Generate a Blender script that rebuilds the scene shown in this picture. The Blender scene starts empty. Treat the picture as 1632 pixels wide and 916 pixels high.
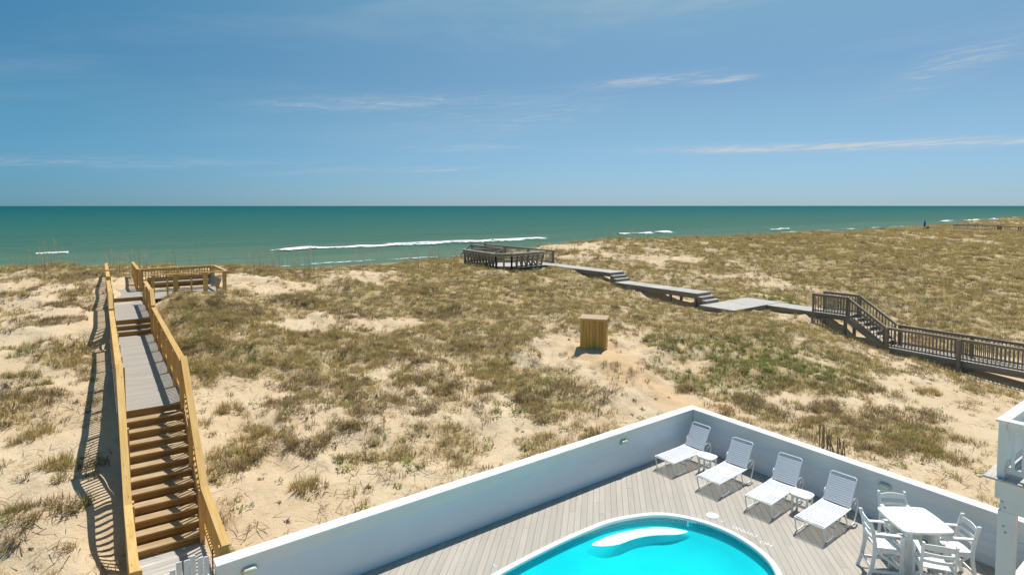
import bpy, bmesh, math, random
import numpy as np
from mathutils import Vector, Matrix
R = math.radians
random.seed(7)
rng = np.random.default_rng(11)
SC = bpy.context.scene
COL = SC.collection
# ============================================================ CAMERA
CAMH = 7.15
cd = bpy.data.cameras.new('camera'); cam = bpy.data.objects.new('camera', cd); COL.objects.link(cam)
cam.location = (0, 0, CAMH); cam.rotation_euler = (R(90-3.1), 0, R(-37.05))
cd.sensor_width = 36; cd.lens = 36*960/1632; cd.shift_y = -.0478; cd.clip_start = .1; cd.clip_end = 60000
SC.camera = cam
# ============================================================ SUN, SKY, EXPOSURE
SUNV = Vector((-.40, -.17, -1)).normalized()          # direction in which the light travels
EL = math.asin(-SUNV.z); AZ = math.atan2(-SUNV.x, -SUNV.y)
sd = bpy.data.lights.new('sun', 'SUN'); sd.energy = 4.2; sd.angle = R(.53); sd.color = (1, .955, .88)
sun = bpy.data.objects.new('sun', sd); COL.objects.link(sun); sun.location = (0, 0, 60)
sun.rotation_euler = SUNV.to_track_quat('-Z', 'Y').to_euler()
SC.view_settings.view_transform = 'Standard'; SC.view_settings.look = 'None'
SC.view_settings.exposure = 0.22; SC.view_settings.gamma = 1; SC.view_settings.use_curve_mapping = False
SC.cycles.max_bounces = 8; SC.cycles.transparent_max_bounces = 12

def nd(nt, typ, **kw):
    n = nt.nodes.new(typ)
    for k, v in kw.items():
        if k.startswith('i_'):
            key = k[2:]; key = int(key) if key.isdigit() else key.replace('_', ' ')
            n.inputs[key].default_value = v
        else: setattr(n, k, v)
    return n
def math_n(nt, op, a, b=None, clamp=False):
    n = nt.nodes.new('ShaderNodeMath'); n.operation = op; n.use_clamp = clamp
    for i, v in enumerate((a, b)):
        if v is None: continue
        if isinstance(v, (int, float)): n.inputs[i].default_value = v
        else: nt.links.new(v, n.inputs[i])
    return n.outputs[0]
def mixc(nt, f, a, b, mode='MIX'):
    n = nt.nodes.new('ShaderNodeMix'); n.data_type = 'RGBA'; n.blend_type = mode
    for s, v in ((0, f), (6, a), (7, b)):
        if isinstance(v, (int, float)): n.inputs[s].default_value = v
        elif isinstance(v, (tuple, list)): n.inputs[s].default_value = (*v[:3], 1)
        else: nt.links.new(v, n.inputs[s])
    return n.outputs[2]
def ramp(nt, v, lo, hi):
    n = nt.nodes.new('ShaderNodeMapRange'); n.interpolation_type = 'SMOOTHSTEP'
    n.inputs[1].default_value = lo; n.inputs[2].default_value = hi; nt.links.new(v, n.inputs[0]); return n.outputs[0]
def noise(nt, vec, scale, detail=4, rough=.55, dist=0):
    n = nt.nodes.new('ShaderNodeTexNoise'); n.inputs['Scale'].default_value = scale; n.inputs['Detail'].default_value = detail
    n.inputs['Roughness'].default_value = rough; n.inputs['Distortion'].default_value = dist
    if vec is not None: nt.links.new(vec, n.inputs['Vector'])
    return n.outputs[0]
def vmul(nt, v, s):
    n = nt.nodes.new('ShaderNodeVectorMath'); n.operation = 'MULTIPLY'; nt.links.new(v, n.inputs[0]); n.inputs[1].default_value = s; return n.outputs[0]

W = bpy.data.worlds.new('World'); SC.world = W; W.use_nodes = True
nt = W.node_tree; bg = nt.nodes['Background']; bg.inputs[1].default_value = .066
sky = nt.nodes.new('ShaderNodeTexSky'); sky.sky_type = 'NISHITA'; sky.sun_disc = False
sky.sun_elevation = EL; sky.sun_rotation = AZ; sky.altitude = 0; sky.air_density = 1.0; sky.dust_density = .12; sky.ozone_density = 2.2
tc = nt.nodes.new('ShaderNodeTexCoord'); sx = nt.nodes.new('ShaderNodeSeparateXYZ'); nt.links.new(tc.outputs['Generated'], sx.inputs[0])
az = math_n(nt, 'ARCTAN2', sx.outputs[0], sx.outputs[1]); el = math_n(nt, 'ARCSINE', sx.outputs[2])
def cloud_vec(sa, se, off):
    c = nt.nodes.new('ShaderNodeCombineXYZ')
    nt.links.new(math_n(nt, 'MULTIPLY', az, sa), c.inputs[0])
    # cirrus streaks climb gently to the right
    e2 = math_n(nt, 'SUBTRACT', el, math_n(nt, 'MULTIPLY', az, .055))
    nt.links.new(math_n(nt, 'MULTIPLY', e2, se), c.inputs[1]); c.inputs[2].default_value = off; return c.outputs[0]
veil = ramp(nt, noise(nt, cloud_vec(1.6, 9, 3.1), 1.0, 6, .62, .6), .46, .80)
streak = ramp(nt, noise(nt, cloud_vec(13, 150, 8.7), 1.0, 8, .66, 1.0), .44, .68)
def gauss(v, c, w):
    d = math_n(nt, 'DIVIDE', math_n(nt, 'SUBTRACT', v, c), w); return math_n(nt, 'EXPONENT', math_n(nt, 'MULTIPLY', math_n(nt, 'MULTIPLY', d, d), -1))
def band(a0, e0, aw, ew, tilt):
    e2 = math_n(nt, 'SUBTRACT', el, math_n(nt, 'MULTIPLY', math_n(nt, 'SUBTRACT', az, R(a0)), tilt))
    return math_n(nt, 'MULTIPLY', gauss(az, R(a0), R(aw)), gauss(e2, R(e0), R(ew)))
tot = None
for a0, e0, aw, ew, tilt, k in [(24, 9.3, 8, .55, .075, .62), (50, 11.3, 4.5, .42, .05, .75), (56.5, 11.0, 2.2, .22, .06, .95), (69, 4.85, 15, .33, -.015, 1.35), (57, 5.0, 5, .22, .0, 1.0),
        (73, 10.6, 4.5, 1.1, .3, .45), (22, 3.2, 6, .25, .05, .35), (33, 5.4, 4, .3, .02, .35), (31, 3.4, 3, .15, .06, .5), (3, 3.4, 12, .4, .03, .3), (38, 8.5, 9, 1.6, .1, .25)]:
    b = math_n(nt, 'MULTIPLY', band(a0, e0, aw, ew, tilt), k); tot = b if tot is None else math_n(nt, 'ADD', tot, b)
core = math_n(nt, 'MULTIPLY', tot, math_n(nt, 'ADD', math_n(nt, 'MULTIPLY', streak, 1.0), .22))
cl = math_n(nt, 'ADD', core, math_n(nt, 'MULTIPLY', math_n(nt, 'MULTIPLY', veil, .26), ramp(nt, el, -.02, .3)), clamp=True)
cl = math_n(nt, 'MULTIPLY', cl, 1.0, True)
side = math_n(nt, 'COSINE', math_n(nt, 'SUBTRACT', az, AZ)); side = ramp(nt, side, .2, 1.05); e1 = ramp(nt, el, -.02, .17); e2 = ramp(nt, el, .17, .42)
def mul(c): return mixc(nt, 1.0, sky.outputs[0], c, 'MULTIPLY')
def col3(h, m_, t_): return mixc(nt, e2, mixc(nt, e1, mul(h), mul(m_)), mul(t_))
tint = mixc(nt, side, col3((.25, .59, 1.08), (.36, .80, .95), (.37, 1.10, 1.15)), col3((.56, .85, 1.36), (.86, 1.05, 1.11), (1.34, 1.60, 1.25)))
nt.links.new(mixc(nt, cl, tint, (7.2, 8.0, 8.6)), bg.inputs[0])

# ============================================================ MATERIALS
def new_mat(name):
    m = bpy.data.materials.new(name); m.use_nodes = True; t = m.node_tree; return m, t, t.nodes['Principled BSDF']
def coords(t, rnd=True):
    c = t.nodes.new('ShaderNodeTexCoord').outputs['Object']
    if not rnd: return c, None
    oi = t.nodes.new('ShaderNodeObjectInfo').outputs['Random']
    cb = t.nodes.new('ShaderNodeCombineXYZ'); s = math_n(t, 'MULTIPLY', oi, 53.0)
    for i in range(3): t.links.new(s, cb.inputs[i])
    a = t.nodes.new('ShaderNodeVectorMath'); a.operation = 'ADD'; t.links.new(c, a.inputs[0]); t.links.new(cb.outputs[0], a.inputs[1])
    return a.outputs[0], oi
def bump(t, p, h, strength, dist=.01):
    b = t.nodes.new('ShaderNodeBump'); b.inputs['Strength'].default_value = strength; b.inputs['Distance'].default_value = dist
    t.links.new(h, b.inputs['Height']); t.links.new(b.outputs[0], p.inputs['Normal'])
def wood(name, c1, c2, c3, var=.25, knots=True, rough=.7, grain=22, wear=None):
    m, t, p = new_mat(name); v, oi = coords(t)
    g = noise(t, vmul(t, v, (1.2, grain, grain)), 1.0, 5, .6, .5)
    col = mixc(t, ramp(t, g, .32, .68), c1, c2)
    big = noise(t, vmul(t, v, (1.0, 5, 5)), 1.0, 3)
    col = mixc(t, math_n(t, 'MULTIPLY', ramp(t, big, .5, .75), .6), col, c3)
    if wear: col = mixc(t, math_n(t, 'MULTIPLY', ramp(t, noise(t, vmul(t, v, (3, 9, 9)), 1.0, 6, .7), .5, .7), .55), col, wear)
    if knots:
        vo = t.nodes.new('ShaderNodeTexVoronoi'); vo.inputs['Scale'].default_value = 1; t.links.new(vmul(t, v, (2.6, 9, 9)), vo.inputs['Vector'])
        col = mixc(t, math_n(t, 'MULTIPLY', math_n(t, 'SUBTRACT', 1.0, ramp(t, vo.outputs[0], .05, .16)), .75), col, tuple(x*.35 for x in c1))
    k = math_n(t, 'ADD', math_n(t, 'MULTIPLY', oi, var), 1-var/2)
    hs = nd(t, 'ShaderNodeHueSaturation'); t.links.new(k, hs.inputs['Value']); t.links.new(col, hs.inputs['Color'])
    t.links.new(hs.outputs[0], p.inputs['Base Color']); p.inputs['Roughness'].default_value = rough; p.inputs['Specular IOR Level'].default_value = .25
    bump(t, p, g, .5, .004); return m
def stain(m, scale, amt, col):
    t = m.node_tree; p = t.nodes['Principled BSDF']; l = p.inputs['Base Color'].links[0]; src = l.from_socket
    g = nd(t, 'ShaderNodeNewGeometry').outputs['Position']; k = math_n(t, 'MULTIPLY', ramp(t, noise(t, g, scale, 6, .65), .48, .72), amt)
    t.links.new(mixc(t, k, src, col), p.inputs['Base Color'])
def plain(name, c, rough=.5, spec=.4, var=.0, dirt=None, dscale=3, metal=0):
    m, t, p = new_mat(name); v, oi = coords(t)
    col = mixc(t, ramp(t, noise(t, v, dscale, 5, .6), .45, .75), c, dirt or tuple(x*.93 for x in c))
    if var:
        k = math_n(t, 'ADD', math_n(t, 'MULTIPLY', oi, var), 1-var/2)
        hs = nd(t, 'ShaderNodeHueSaturation'); t.links.new(k, hs.inputs['Value']); t.links.new(col, hs.inputs['Color']); col = hs.outputs[0]
    t.links.new(col, p.inputs['Base Color']); p.inputs['Roughness'].default_value = rough; p.inputs['Specular IOR Level'].default_value = spec; p.inputs['Metallic'].default_value = metal
    return m
M = {}
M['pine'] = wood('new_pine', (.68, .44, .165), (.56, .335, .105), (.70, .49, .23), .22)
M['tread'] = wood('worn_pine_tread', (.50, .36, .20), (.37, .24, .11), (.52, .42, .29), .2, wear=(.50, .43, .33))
M['riser'] = wood('pine_riser', (.36, .20, .062), (.24, .125, .036), (.38, .24, .10), .2)  # darker copy of the pine: shade of the riser faces put into the colour
M['hut'] = wood('stained_pine_board', (.60, .38, .12), (.46, .275, .075), (.62, .42, .17), .3)
M['huttop'] = wood('roof_board', (.66, .50, .33), (.55, .39, .23), (.68, .55, .42), .12)
M['graydeck'] = wood('grey_composite_board', (.415, .378, .33), (.345, .312, .268), (.45, .41, .355), .12, knots=False, grain=30)
M['walkboard'] = wood('silvered_board', (.56, .54, .495), (.42, .40, .365), (.62, .60, .56), .22, knots=False, wear=(.38, .35, .30))
M['weather'] = wood('weathered_timber', (.31, .265, .215), (.205, .17, .135), (.37, .33, .28), .3)
M['weathertop'] = wood('weathered_rail_top', (.38, .335, .275), (.26, .225, .18), (.43, .39, .335), .3)
M['pooldeck'] = wood('taupe_composite_board', (.47, .425, .365), (.42, .378, .325), (.50, .455, .395), .13, knots=False, grain=45, rough=.6)
M['white'] = plain('white_paint', (.80, .80, .79), .45, .4, .03, (.76, .76, .74), 2.5)
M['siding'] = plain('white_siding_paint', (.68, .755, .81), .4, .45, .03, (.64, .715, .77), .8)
M['porch'] = plain('porch_paint', (.70, .74, .74), .5, .4, .05, (.65, .69, .69), 1.5)
M['hdpe'] = plain('white_poly_lumber', (.86, .86, .83), .42, .45, .02)
M['trim'] = plain('warm_white_trim', (.76, .79, .76), .45, .4, .03, (.72, .745, .72), 1.5)
M['powder'] = plain('white_powder_coat', (.84, .84, .84), .3, .5)
M['strap'] = plain('white_vinyl_strap', (.88, .88, .90), .4, .45, .04)
M['black'] = plain('black_metal', (.02, .02, .022), .4, .5)
M['steel'] = plain('galvanised_bolt', (.45, .45, .44), .4, .5, metal=.6)
M['rustbrown'] = plain('brown_post_side', (.22, .15, .10), .8, .2)
M['lens'] = plain('frosted_lamp_glass', (.66, .68, .52), .25, .6)
M['lensgrey'] = plain('grey_lamp_rim', (.45, .48, .42), .4, .5)
M['gapshade'] = plain('gap_shade_dark', (.05, .05, .055), .6, .3)  # near-black colour for the shade seen between the pool deck boards
M['blue'] = plain('blue_canvas', (.02, .11, .42), .7, .2)
M['navy'] = plain('dark_navy_canvas', (.012, .015, .04), .7, .2)
M['lath'] = wood('grey_lath', (.30, .235, .16), (.2, .155, .105), (.36, .3, .22), .5)
M['poolring'] = plain('submerged_ring', (.02, .50, .58), .4, .3)
M['rope'] = plain('pale_rope', (.45, .42, .36), .9, .1)
stain(M['pooldeck'], .9, .4, (.37, .33, .275)); stain(M['graydeck'], 1.2, .35, (.44, .40, .34)); stain(M['walkboard'], 1.5, .3, (.50, .45, .37)); stain(M['tread'], 3, .45, (.58, .46, .31)); stain(M['siding'], .7, .25, (.61, .68, .73)); stain(M['pine'], 2.2, .3, (.52, .33, .12))
# tiles of the water line band
m, t, p = new_mat('blue_tile'); v, oi = coords(t, False)
uvn = nd(t, 'ShaderNodeUVMap'); br = nd(t, 'ShaderNodeTexBrick'); br.offset = 0
t.links.new(uvn.outputs[0], br.inputs['Vector'])
br.inputs['Color1'].default_value = (.03, .33, .42, 1); br.inputs['Color2'].default_value = (.015, .21, .33, 1); br.inputs['Mortar'].default_value = (.25, .50, .50, 1)
br.inputs['Scale'].default_value = 1; br.inputs['Brick Width'].default_value = .05; br.inputs['Row Height'].default_value = .05; br.inputs['Mortar Size'].default_value = .006
t.links.new(br.outputs[0], p.inputs['Base Color']); p.inputs['Roughness'].default_value = .2; M['tile'] = m
# pool liner
m, t, p = new_mat('cyan_pool_liner'); v, oi = coords(t, False)
ca = noise(t, v, 1.1, 3, .5, .4); col = mixc(t, ramp(t, ca, .35, .7), (.003, .66, .72), (.002, .61, .68))
t.links.new(col, p.inputs['Base Color']); p.inputs['Roughness'].default_value = .8; p.inputs['Specular IOR Level'].default_value = .03; M['liner'] = m
m, t, p = new_mat('textured_white_step'); v, oi = coords(t, False)
n = noise(t, v, 26, 4, .6); col = mixc(t, ramp(t, n, .3, .55), (.72, .93, .91), (.95, .98, .96))
t.links.new(col, p.inputs['Base Color']); bump(t, p, n, .4, .01); M['poolstep'] = m
# pool water: clear, lightly tinted, with a Fresnel sheen
m, t, p = new_mat('pool_water'); t.nodes.remove(p)
out = t.nodes['Material Output']; v, oi = coords(t, False)
tr = nd(t, 'ShaderNodeBsdfTransparent'); tr.inputs[0].default_value = (.86, .99, .995, 1)
gl = nd(t, 'ShaderNodeBsdfGlossy'); gl.inputs['Roughness'].default_value = .03
fr = nd(t, 'ShaderNodeFresnel'); fr.inputs[0].default_value = 1.33
b = nd(t, 'ShaderNodeBump'); b.inputs['Strength'].default_value = .35; b.inputs['Distance'].default_value = .02; t.links.new(noise(t, v, 3.2, 3, .5, .3), b.inputs['Height'])
t.links.new(b.outputs[0], gl.inputs['Normal']); t.links.new(b.outputs[0], fr.inputs['Normal'])
mx = nd(t, 'ShaderNodeMixShader'); t.links.new(fr.outputs[0], mx.inputs[0]); t.links.new(tr.outputs[0], mx.inputs[1]); t.links.new(gl.outputs[0], mx.inputs[2]); t.links.new(mx.outputs[0], out.inputs[0])
M['poolwater'] = m
# sand with the thatch of old grass where cover is thick (vertex attribute 'veg')
m, t, p = new_mat('dune_sand'); v, oi = coords(t, False)
at = nd(t, 'ShaderNodeAttribute', attribute_name='veg').outputs['Fac']
n1 = noise(t, v, .35, 5, .6); n2 = noise(t, v, 2.5, 6, .65); n3 = noise(t, v, 14, 5, .7)
sand = mixc(t, ramp(t, n1, .35, .7), (.63, .475, .305), (.70, .555, .375))
sand = mixc(t, math_n(t, 'MULTIPLY', ramp(t, n2, .45, .75), .45), sand, (.50, .365, .225))
sand = mixc(t, math_n(t, 'MULTIPLY', ramp(t, n3, .57, .68), .55), sand, (.33, .24, .145))
n4 = noise(t, v, 38, 3, .6); sand = mixc(t, math_n(t, 'MULTIPLY', ramp(t, n4, .64, .70), .6), sand, (.20, .14, .09))
or_ = nd(t, 'ShaderNodeAttribute', attribute_name='path').outputs['Fac']
sand = mixc(t, or_, sand, (.66, .42, .21))
wet = nd(t, 'ShaderNodeAttribute', attribute_name='wet').outputs['Fac']
sand = mixc(t, wet, sand, (.30, .235, .16))
th = mixc(t, ramp(t, n3, .38, .62), (.45, .345, .165), (.28, .215, .09))
k = math_n(t, 'ADD', math_n(t, 'MULTIPLY', at, 1.15), math_n(t, 'MULTIPLY', math_n(t, 'SUBTRACT', n3, .5), 1.6))
k = math_n(t, 'ADD', k, math_n(t, 'MULTIPLY', math_n(t, 'SUBTRACT', n2, .5), .8))
t.links.new(mixc(t, math_n(t, 'MULTIPLY', ramp(t, k, .45, .95), .72), sand, th), p.inputs['Base Color'])
p.inputs['Roughness'].default_value = .95; p.inputs['Specular IOR Level'].default_value = .1
hh = math_n(t, 'ADD', math_n(t, 'MULTIPLY', noise(t, v, 5, 6, .7), .7), math_n(t, 'MULTIPLY', noise(t, v, 22, 4, .6), .25))
bump(t, p, hh, .9, .09); M['sand'] = m
# sea
m, t, p = new_mat('sea_water'); 
geo = nd(t, 'ShaderNodeNewGeometry').outputs['Position']; sp = nd(t, 'ShaderNodeSeparateXYZ'); t.links.new(geo, sp.inputs[0])
sw = noise(t, vmul(t, geo, (.004, .02, 1)), 1.0, 5, .6)
yy = math_n(t, 'ADD', sp.outputs[1], math_n(t, 'MULTIPLY', math_n(t, 'SUBTRACT', sw, .5), 120.0))
cr = nd(t, 'ShaderNodeValToRGB'); t.links.new(math_n(t, 'DIVIDE', math_n(t, 'LOGARITHM', math_n(t, 'MAXIMUM', yy, 60.0), 10.0), 4.0), cr.inputs[0])
E_ = cr.color_ramp.elements
SEA = [(.46, (.17, .21, .13)), (.515, (.115, .18, .125)), (.56, (.062, .142, .105)), (.64, (.030, .122, .10)), (.74, (.010, .10, .098)), (.90, (.003, .078, .094))]
while len(E_) < len(SEA): E_.new(.5)
for e, (pos, c) in zip(E_, SEA): e.position = pos; e.color = (*c, 1)
streaky = noise(t, vmul(t, geo, (.012, .09, 1)), 1.0, 6, .65)
t.links.new(mixc(t, math_n(t, 'MULTIPLY', ramp(t, streaky, .42, .66), .42), cr.outputs[0], (.035, .125, .10)), p.inputs['Base Color'])
p.inputs['Roughness'].default_value = .4; p.inputs['IOR'].default_value = 1.33; p.inputs['Specular IOR Level'].default_value = .012
wv = math_n(t, 'ADD', noise(t, vmul(t, geo, (.05, .16, 1)), 1.0, 5, .6), math_n(t, 'MULTIPLY', noise(t, vmul(t, geo, (.5, .9, 1)), 1.0, 5, .65), .35))
bump(t, p, wv, 1.0, 1.6); M['sea'] = m
m, t, p = new_mat('sea_foam'); v, oi = coords(t, False)
p.inputs['Base Color'].default_value = (.86, .88, .87, 1); p.inputs['Roughness'].default_value = .8
n = noise(t, vmul(t, v, (.8, 1.6, 1)), 1.0, 8, .75); at = nd(t, 'ShaderNodeAttribute', attribute_name='dens').outputs['Fac']
t.links.new(ramp(t, math_n(t, 'ADD', n, math_n(t, 'SUBTRACT', at, .5)), .46, .56), p.inputs['Alpha']); M['foam'] = m
def leafmat(name, cols, trans=.25):
    m, t, p = new_mat(name)
    oi = nd(t, 'ShaderNodeObjectInfo').outputs['Random']; geo = nd(t, 'ShaderNodeNewGeometry')
    cr = nd(t, 'ShaderNodeValToRGB'); t.links.new(oi, cr.inputs[0]); E_ = cr.color_ramp.elements
    while len(E_) < len(cols): E_.new(.5)
    for i, (e, c) in enumerate(zip(E_, cols)): e.position = i/(len(cols)-1); e.color = (*c, 1)
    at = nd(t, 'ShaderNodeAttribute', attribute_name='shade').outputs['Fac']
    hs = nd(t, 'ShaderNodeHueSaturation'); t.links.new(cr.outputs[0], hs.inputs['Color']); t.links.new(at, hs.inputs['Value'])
    t.links.new(hs.outputs[0], p.inputs['Base Color']); p.inputs['Roughness'].default_value = .7; p.inputs['Specular IOR Level'].default_value = .15
    tl = nd(t, 'ShaderNodeBsdfTranslucent'); t.links.new(hs.outputs[0], tl.inputs[0]); mx = nd(t, 'ShaderNodeMixShader'); mx.inputs[0].default_value = .35
    t.links.new(p.outputs[0], mx.inputs[1]); t.links.new(tl.outputs[0], mx.inputs[2]); t.links.new(mx.outputs[0], t.nodes['Material Output'].inputs[0])
    return m
M['grass'] = leafmat('beach_grass', [(.58, .44, .165), (.44, .36, .125), (.63, .48, .22), (.47, .38, .145), (.74, .59, .31), (.36, .32, .105), (.54, .40, .155), (.66, .52, .22)])
M['brown'] = leafmat('dead_grass', [(.42, .305, .165), (.52, .39, .20), (.19, .14, .09), (.48, .365, .205), (.25, .185, .11), (.43, .34, .22)])
M['green'] = leafmat('green_herb', [(.32, .35, .085), (.25, .31, .085), (.40, .41, .10), (.19, .27, .13), (.42, .40, .10)])

# ============================================================ BUILDERS
_cache = {}
def box_mesh(L, w, h, mat, bev=0):
    key = (round(L, 3), round(w, 4), round(h, 4), mat, bev)
    if key in _cache: return _cache[key]
    bm = bmesh.new(); bmesh.ops.create_cube(bm, size=1); bmesh.ops.scale(bm, vec=(L, w, h), verts=bm.verts)
    if bev: bmesh.ops.bevel(bm, geom=list(bm.edges), offset=bev, segments=1, affect='EDGES', profile=.5)
    me = bpy.data.meshes.new('board_mesh'); bm.to_mesh(me); bm.free(); me.materials.append(M[mat]); _cache[key] = me
    return me
def link(name, me, parent=None, mw=None):
    o = bpy.data.objects.new(name, me); COL.objects.link(o)
    if parent is not None: o.parent = parent
    if mw is not None: o.matrix_basis = mw
    return o
def beam(par, name, p0, p1, w, h, mat, bev=0, up=(0, 0, 1), ext=0):
    """a square-cut timber from p0 to p1 in the parent's space: w across, h along up"""
    p0 = Vector(p0); p1 = Vector(p1); d = p1-p0; L = d.length+2*ext; x = d.normalized(); u = Vector(up)
    if abs(x.dot(u)) > .98: u = Vector((0, 1, 0))
    y = u.cross(x).normalized(); z = x.cross(y)
    m = Matrix((x, y, z)).transposed().to_4x4(); m.translation = (p0+p1)/2
    return link(name, box_mesh(L, w, h, mat, bev), par, m)
def box(par, name, c, s, mat, bev=0, rz=0):
    m = Matrix.Translation(c) @ Matrix.Rotation(rz, 4, 'Z'); return link(name, box_mesh(s[0], s[1], s[2], mat, bev), par, m)
def thing(name, label, cat, loc=(0, 0, 0), rz=0, group=None):
    o = bpy.data.objects.new(name, None); COL.objects.link(o); o.location = loc; o.rotation_euler = (0, 0, rz); o.empty_display_size = .2
    o['label'] = label; o['category'] = cat
    if group: o['group'] = group
    return o
def to_obj(name, bm, mat, par=None, smooth=False, loc=None):
    me = bpy.data.meshes.new(name+'_mesh'); bm.to_mesh(me); bm.free()
    for mm in (mat if isinstance(mat, list) else [mat]): me.materials.append(M[mm])
    if smooth:
        for f_ in me.polygons: f_.use_smooth = True
    o = link(name, me, par)
    if loc: o.location = loc
    return o
def round_path(pts, r=.05, n=4):
    pts = [Vector(p) for p in pts]; out = [pts[0]]
    for i in range(1, len(pts)-1):
        a, b, c = pts[i-1], pts[i], pts[i+1]; ra = min(r, (a-b).length*.45, (c-b).length*.45)
        s = b+(a-b).normalized()*ra; e = b+(c-b).normalized()*ra
        for k in range(n+1):
            q = k/n; out.append(s*(1-q)**2+b*2*q*(1-q)+e*q*q)
    out.append(pts[-1]); return out
def tube_bm(bm, pts, rad, seg=7, closed=False):
    pts = [Vector(p) for p in pts]; rings = []; n = len(pts); prev = None
    for i, p in enumerate(pts):
        if closed: t_ = (pts[(i+1) % n]-pts[i-1]).normalized()
        else: t_ = (pts[min(i+1, n-1)]-pts[max(i-1, 0)]).normalized()
        if prev is None:
            u = Vector((0, 0, 1)) if abs(t_.z) < .9 else Vector((1, 0, 0)); u = (u-t_*u.dot(t_)).normalized()
        else: u = (prev-t_*prev.dot(t_)).normalized()
        prev = u; v = t_.cross(u)
        rings.append([bm.verts.new(p+(u*math.cos(2*math.pi*k/seg)+v*math.sin(2*math.pi*k/seg))*rad) for k in range(seg)])
    for i in range(n if closed else n-1):
        A = rings[i]; B = rings[(i+1) % n]
        for k in range(seg): bm.faces.new((A[k], A[(k+1) % seg], B[(k+1) % seg], B[k]))
    if not closed: bm.faces.new(rings[0][::-1]); bm.faces.new(rings[-1])
def tube(par, name, pts, rad, mat, seg=7, closed=False):
    bm = bmesh.new(); tube_bm(bm, pts, rad, seg, closed); return to_obj(name, bm, mat, par, True)
def prism(par, name, poly, z0, z1, mat, loc=None, bev=0):
    bm = bmesh.new(); f_ = bm.faces.new([bm.verts.new((x, y, z0)) for x, y in poly])
    bm.normal_update()
    if f_.normal.z < 0: f_.normal_flip()
    e = bmesh.ops.extrude_face_region(bm, geom=[f_]); vs = [g for g in e['geom'] if isinstance(g, bmesh.types.BMVert)]
    bmesh.ops.translate(bm, vec=(0, 0, z1-z0), verts=vs); bmesh.ops.recalc_face_normals(bm, faces=bm.faces)
    if bev: bmesh.ops.bevel(bm, geom=[e_ for e_ in bm.edges if abs(e_.verts[0].co.z-z1) < 1e-4 and abs(e_.verts[1].co.z-z1) < 1e-4], offset=bev, segments=2, affect='EDGES')
    return to_obj(name, bm, mat, par, False, loc)
def kids(o): return [c for c in COL.objects if c.parent == o]
_kids = {}
def dup(root, loc, rz, label):
    r = root.copy(); COL.objects.link(r); r.location = loc; r.rotation_euler = (0, 0, rz); r['label'] = label
    if root.name not in _kids: _kids[root.name] = [(c, kids(c)) for c in kids(root)]
    for ch, gs in _kids[root.name]:
        c = ch.copy(); COL.objects.link(c); c.parent = r
        for g in gs:
            d = g.copy(); COL.objects.link(d); d.parent = c
    return r
def stuff_join(objs, name):
    """join the given small pieces into one part"""
    bm = bmesh.new()
    for o in objs:
        me = o.data; tmp = bmesh.new(); tmp.from_mesh(me); tmp.transform(o.matrix_basis)
        t2 = bpy.data.meshes.new('t'); tmp.to_mesh(t2); tmp.free(); bm.from_mesh(t2); bpy.data.meshes.remove(t2)
    par = objs[0].parent; mat = objs[0].data.materials[0]
    me = bpy.data.meshes.new(name+'_mesh'); bm.to_mesh(me); bm.free(); me.materials.append(mat)
    for o in objs: bpy.data.objects.remove(o)
    n = link(name, me, par); n['kind'] = 'stuff'; return n

# ============================================================ TERRAIN FIELD (numpy)
def _hash(ix, iy, seed):
    h = (ix.astype(np.int64)*374761393 + iy.astype(np.int64)*668265263 + seed*1442695041) & 0xffffffff
    h = ((h ^ (h >> 13))*1274126177) & 0xffffffff
    return ((h ^ (h >> 16)) & 0xffff)/65535.0
def vnoise(x, y, seed=0):
    ix = np.floor(x); iy = np.floor(y); fx = x-ix; fy = y-iy
    fx = fx*fx*(3-2*fx); fy = fy*fy*(3-2*fy)
    a = _hash(ix, iy, seed); b = _hash(ix+1, iy, seed); c = _hash(ix, iy+1, seed); d = _hash(ix+1, iy+1, seed)
    return (a*(1-fx)+b*fx)*(1-fy)+(c*(1-fx)+d*fx)*fy
def fbm(x, y, seed=0, oct=4):
    s = 0; a = 1; t = 0
    for k in range(oct):
        s = s+a*vnoise(x*2**k+k*17.3, y*2**k-k*9.1, seed+k); t += a; a *= .5
    return s/t
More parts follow.
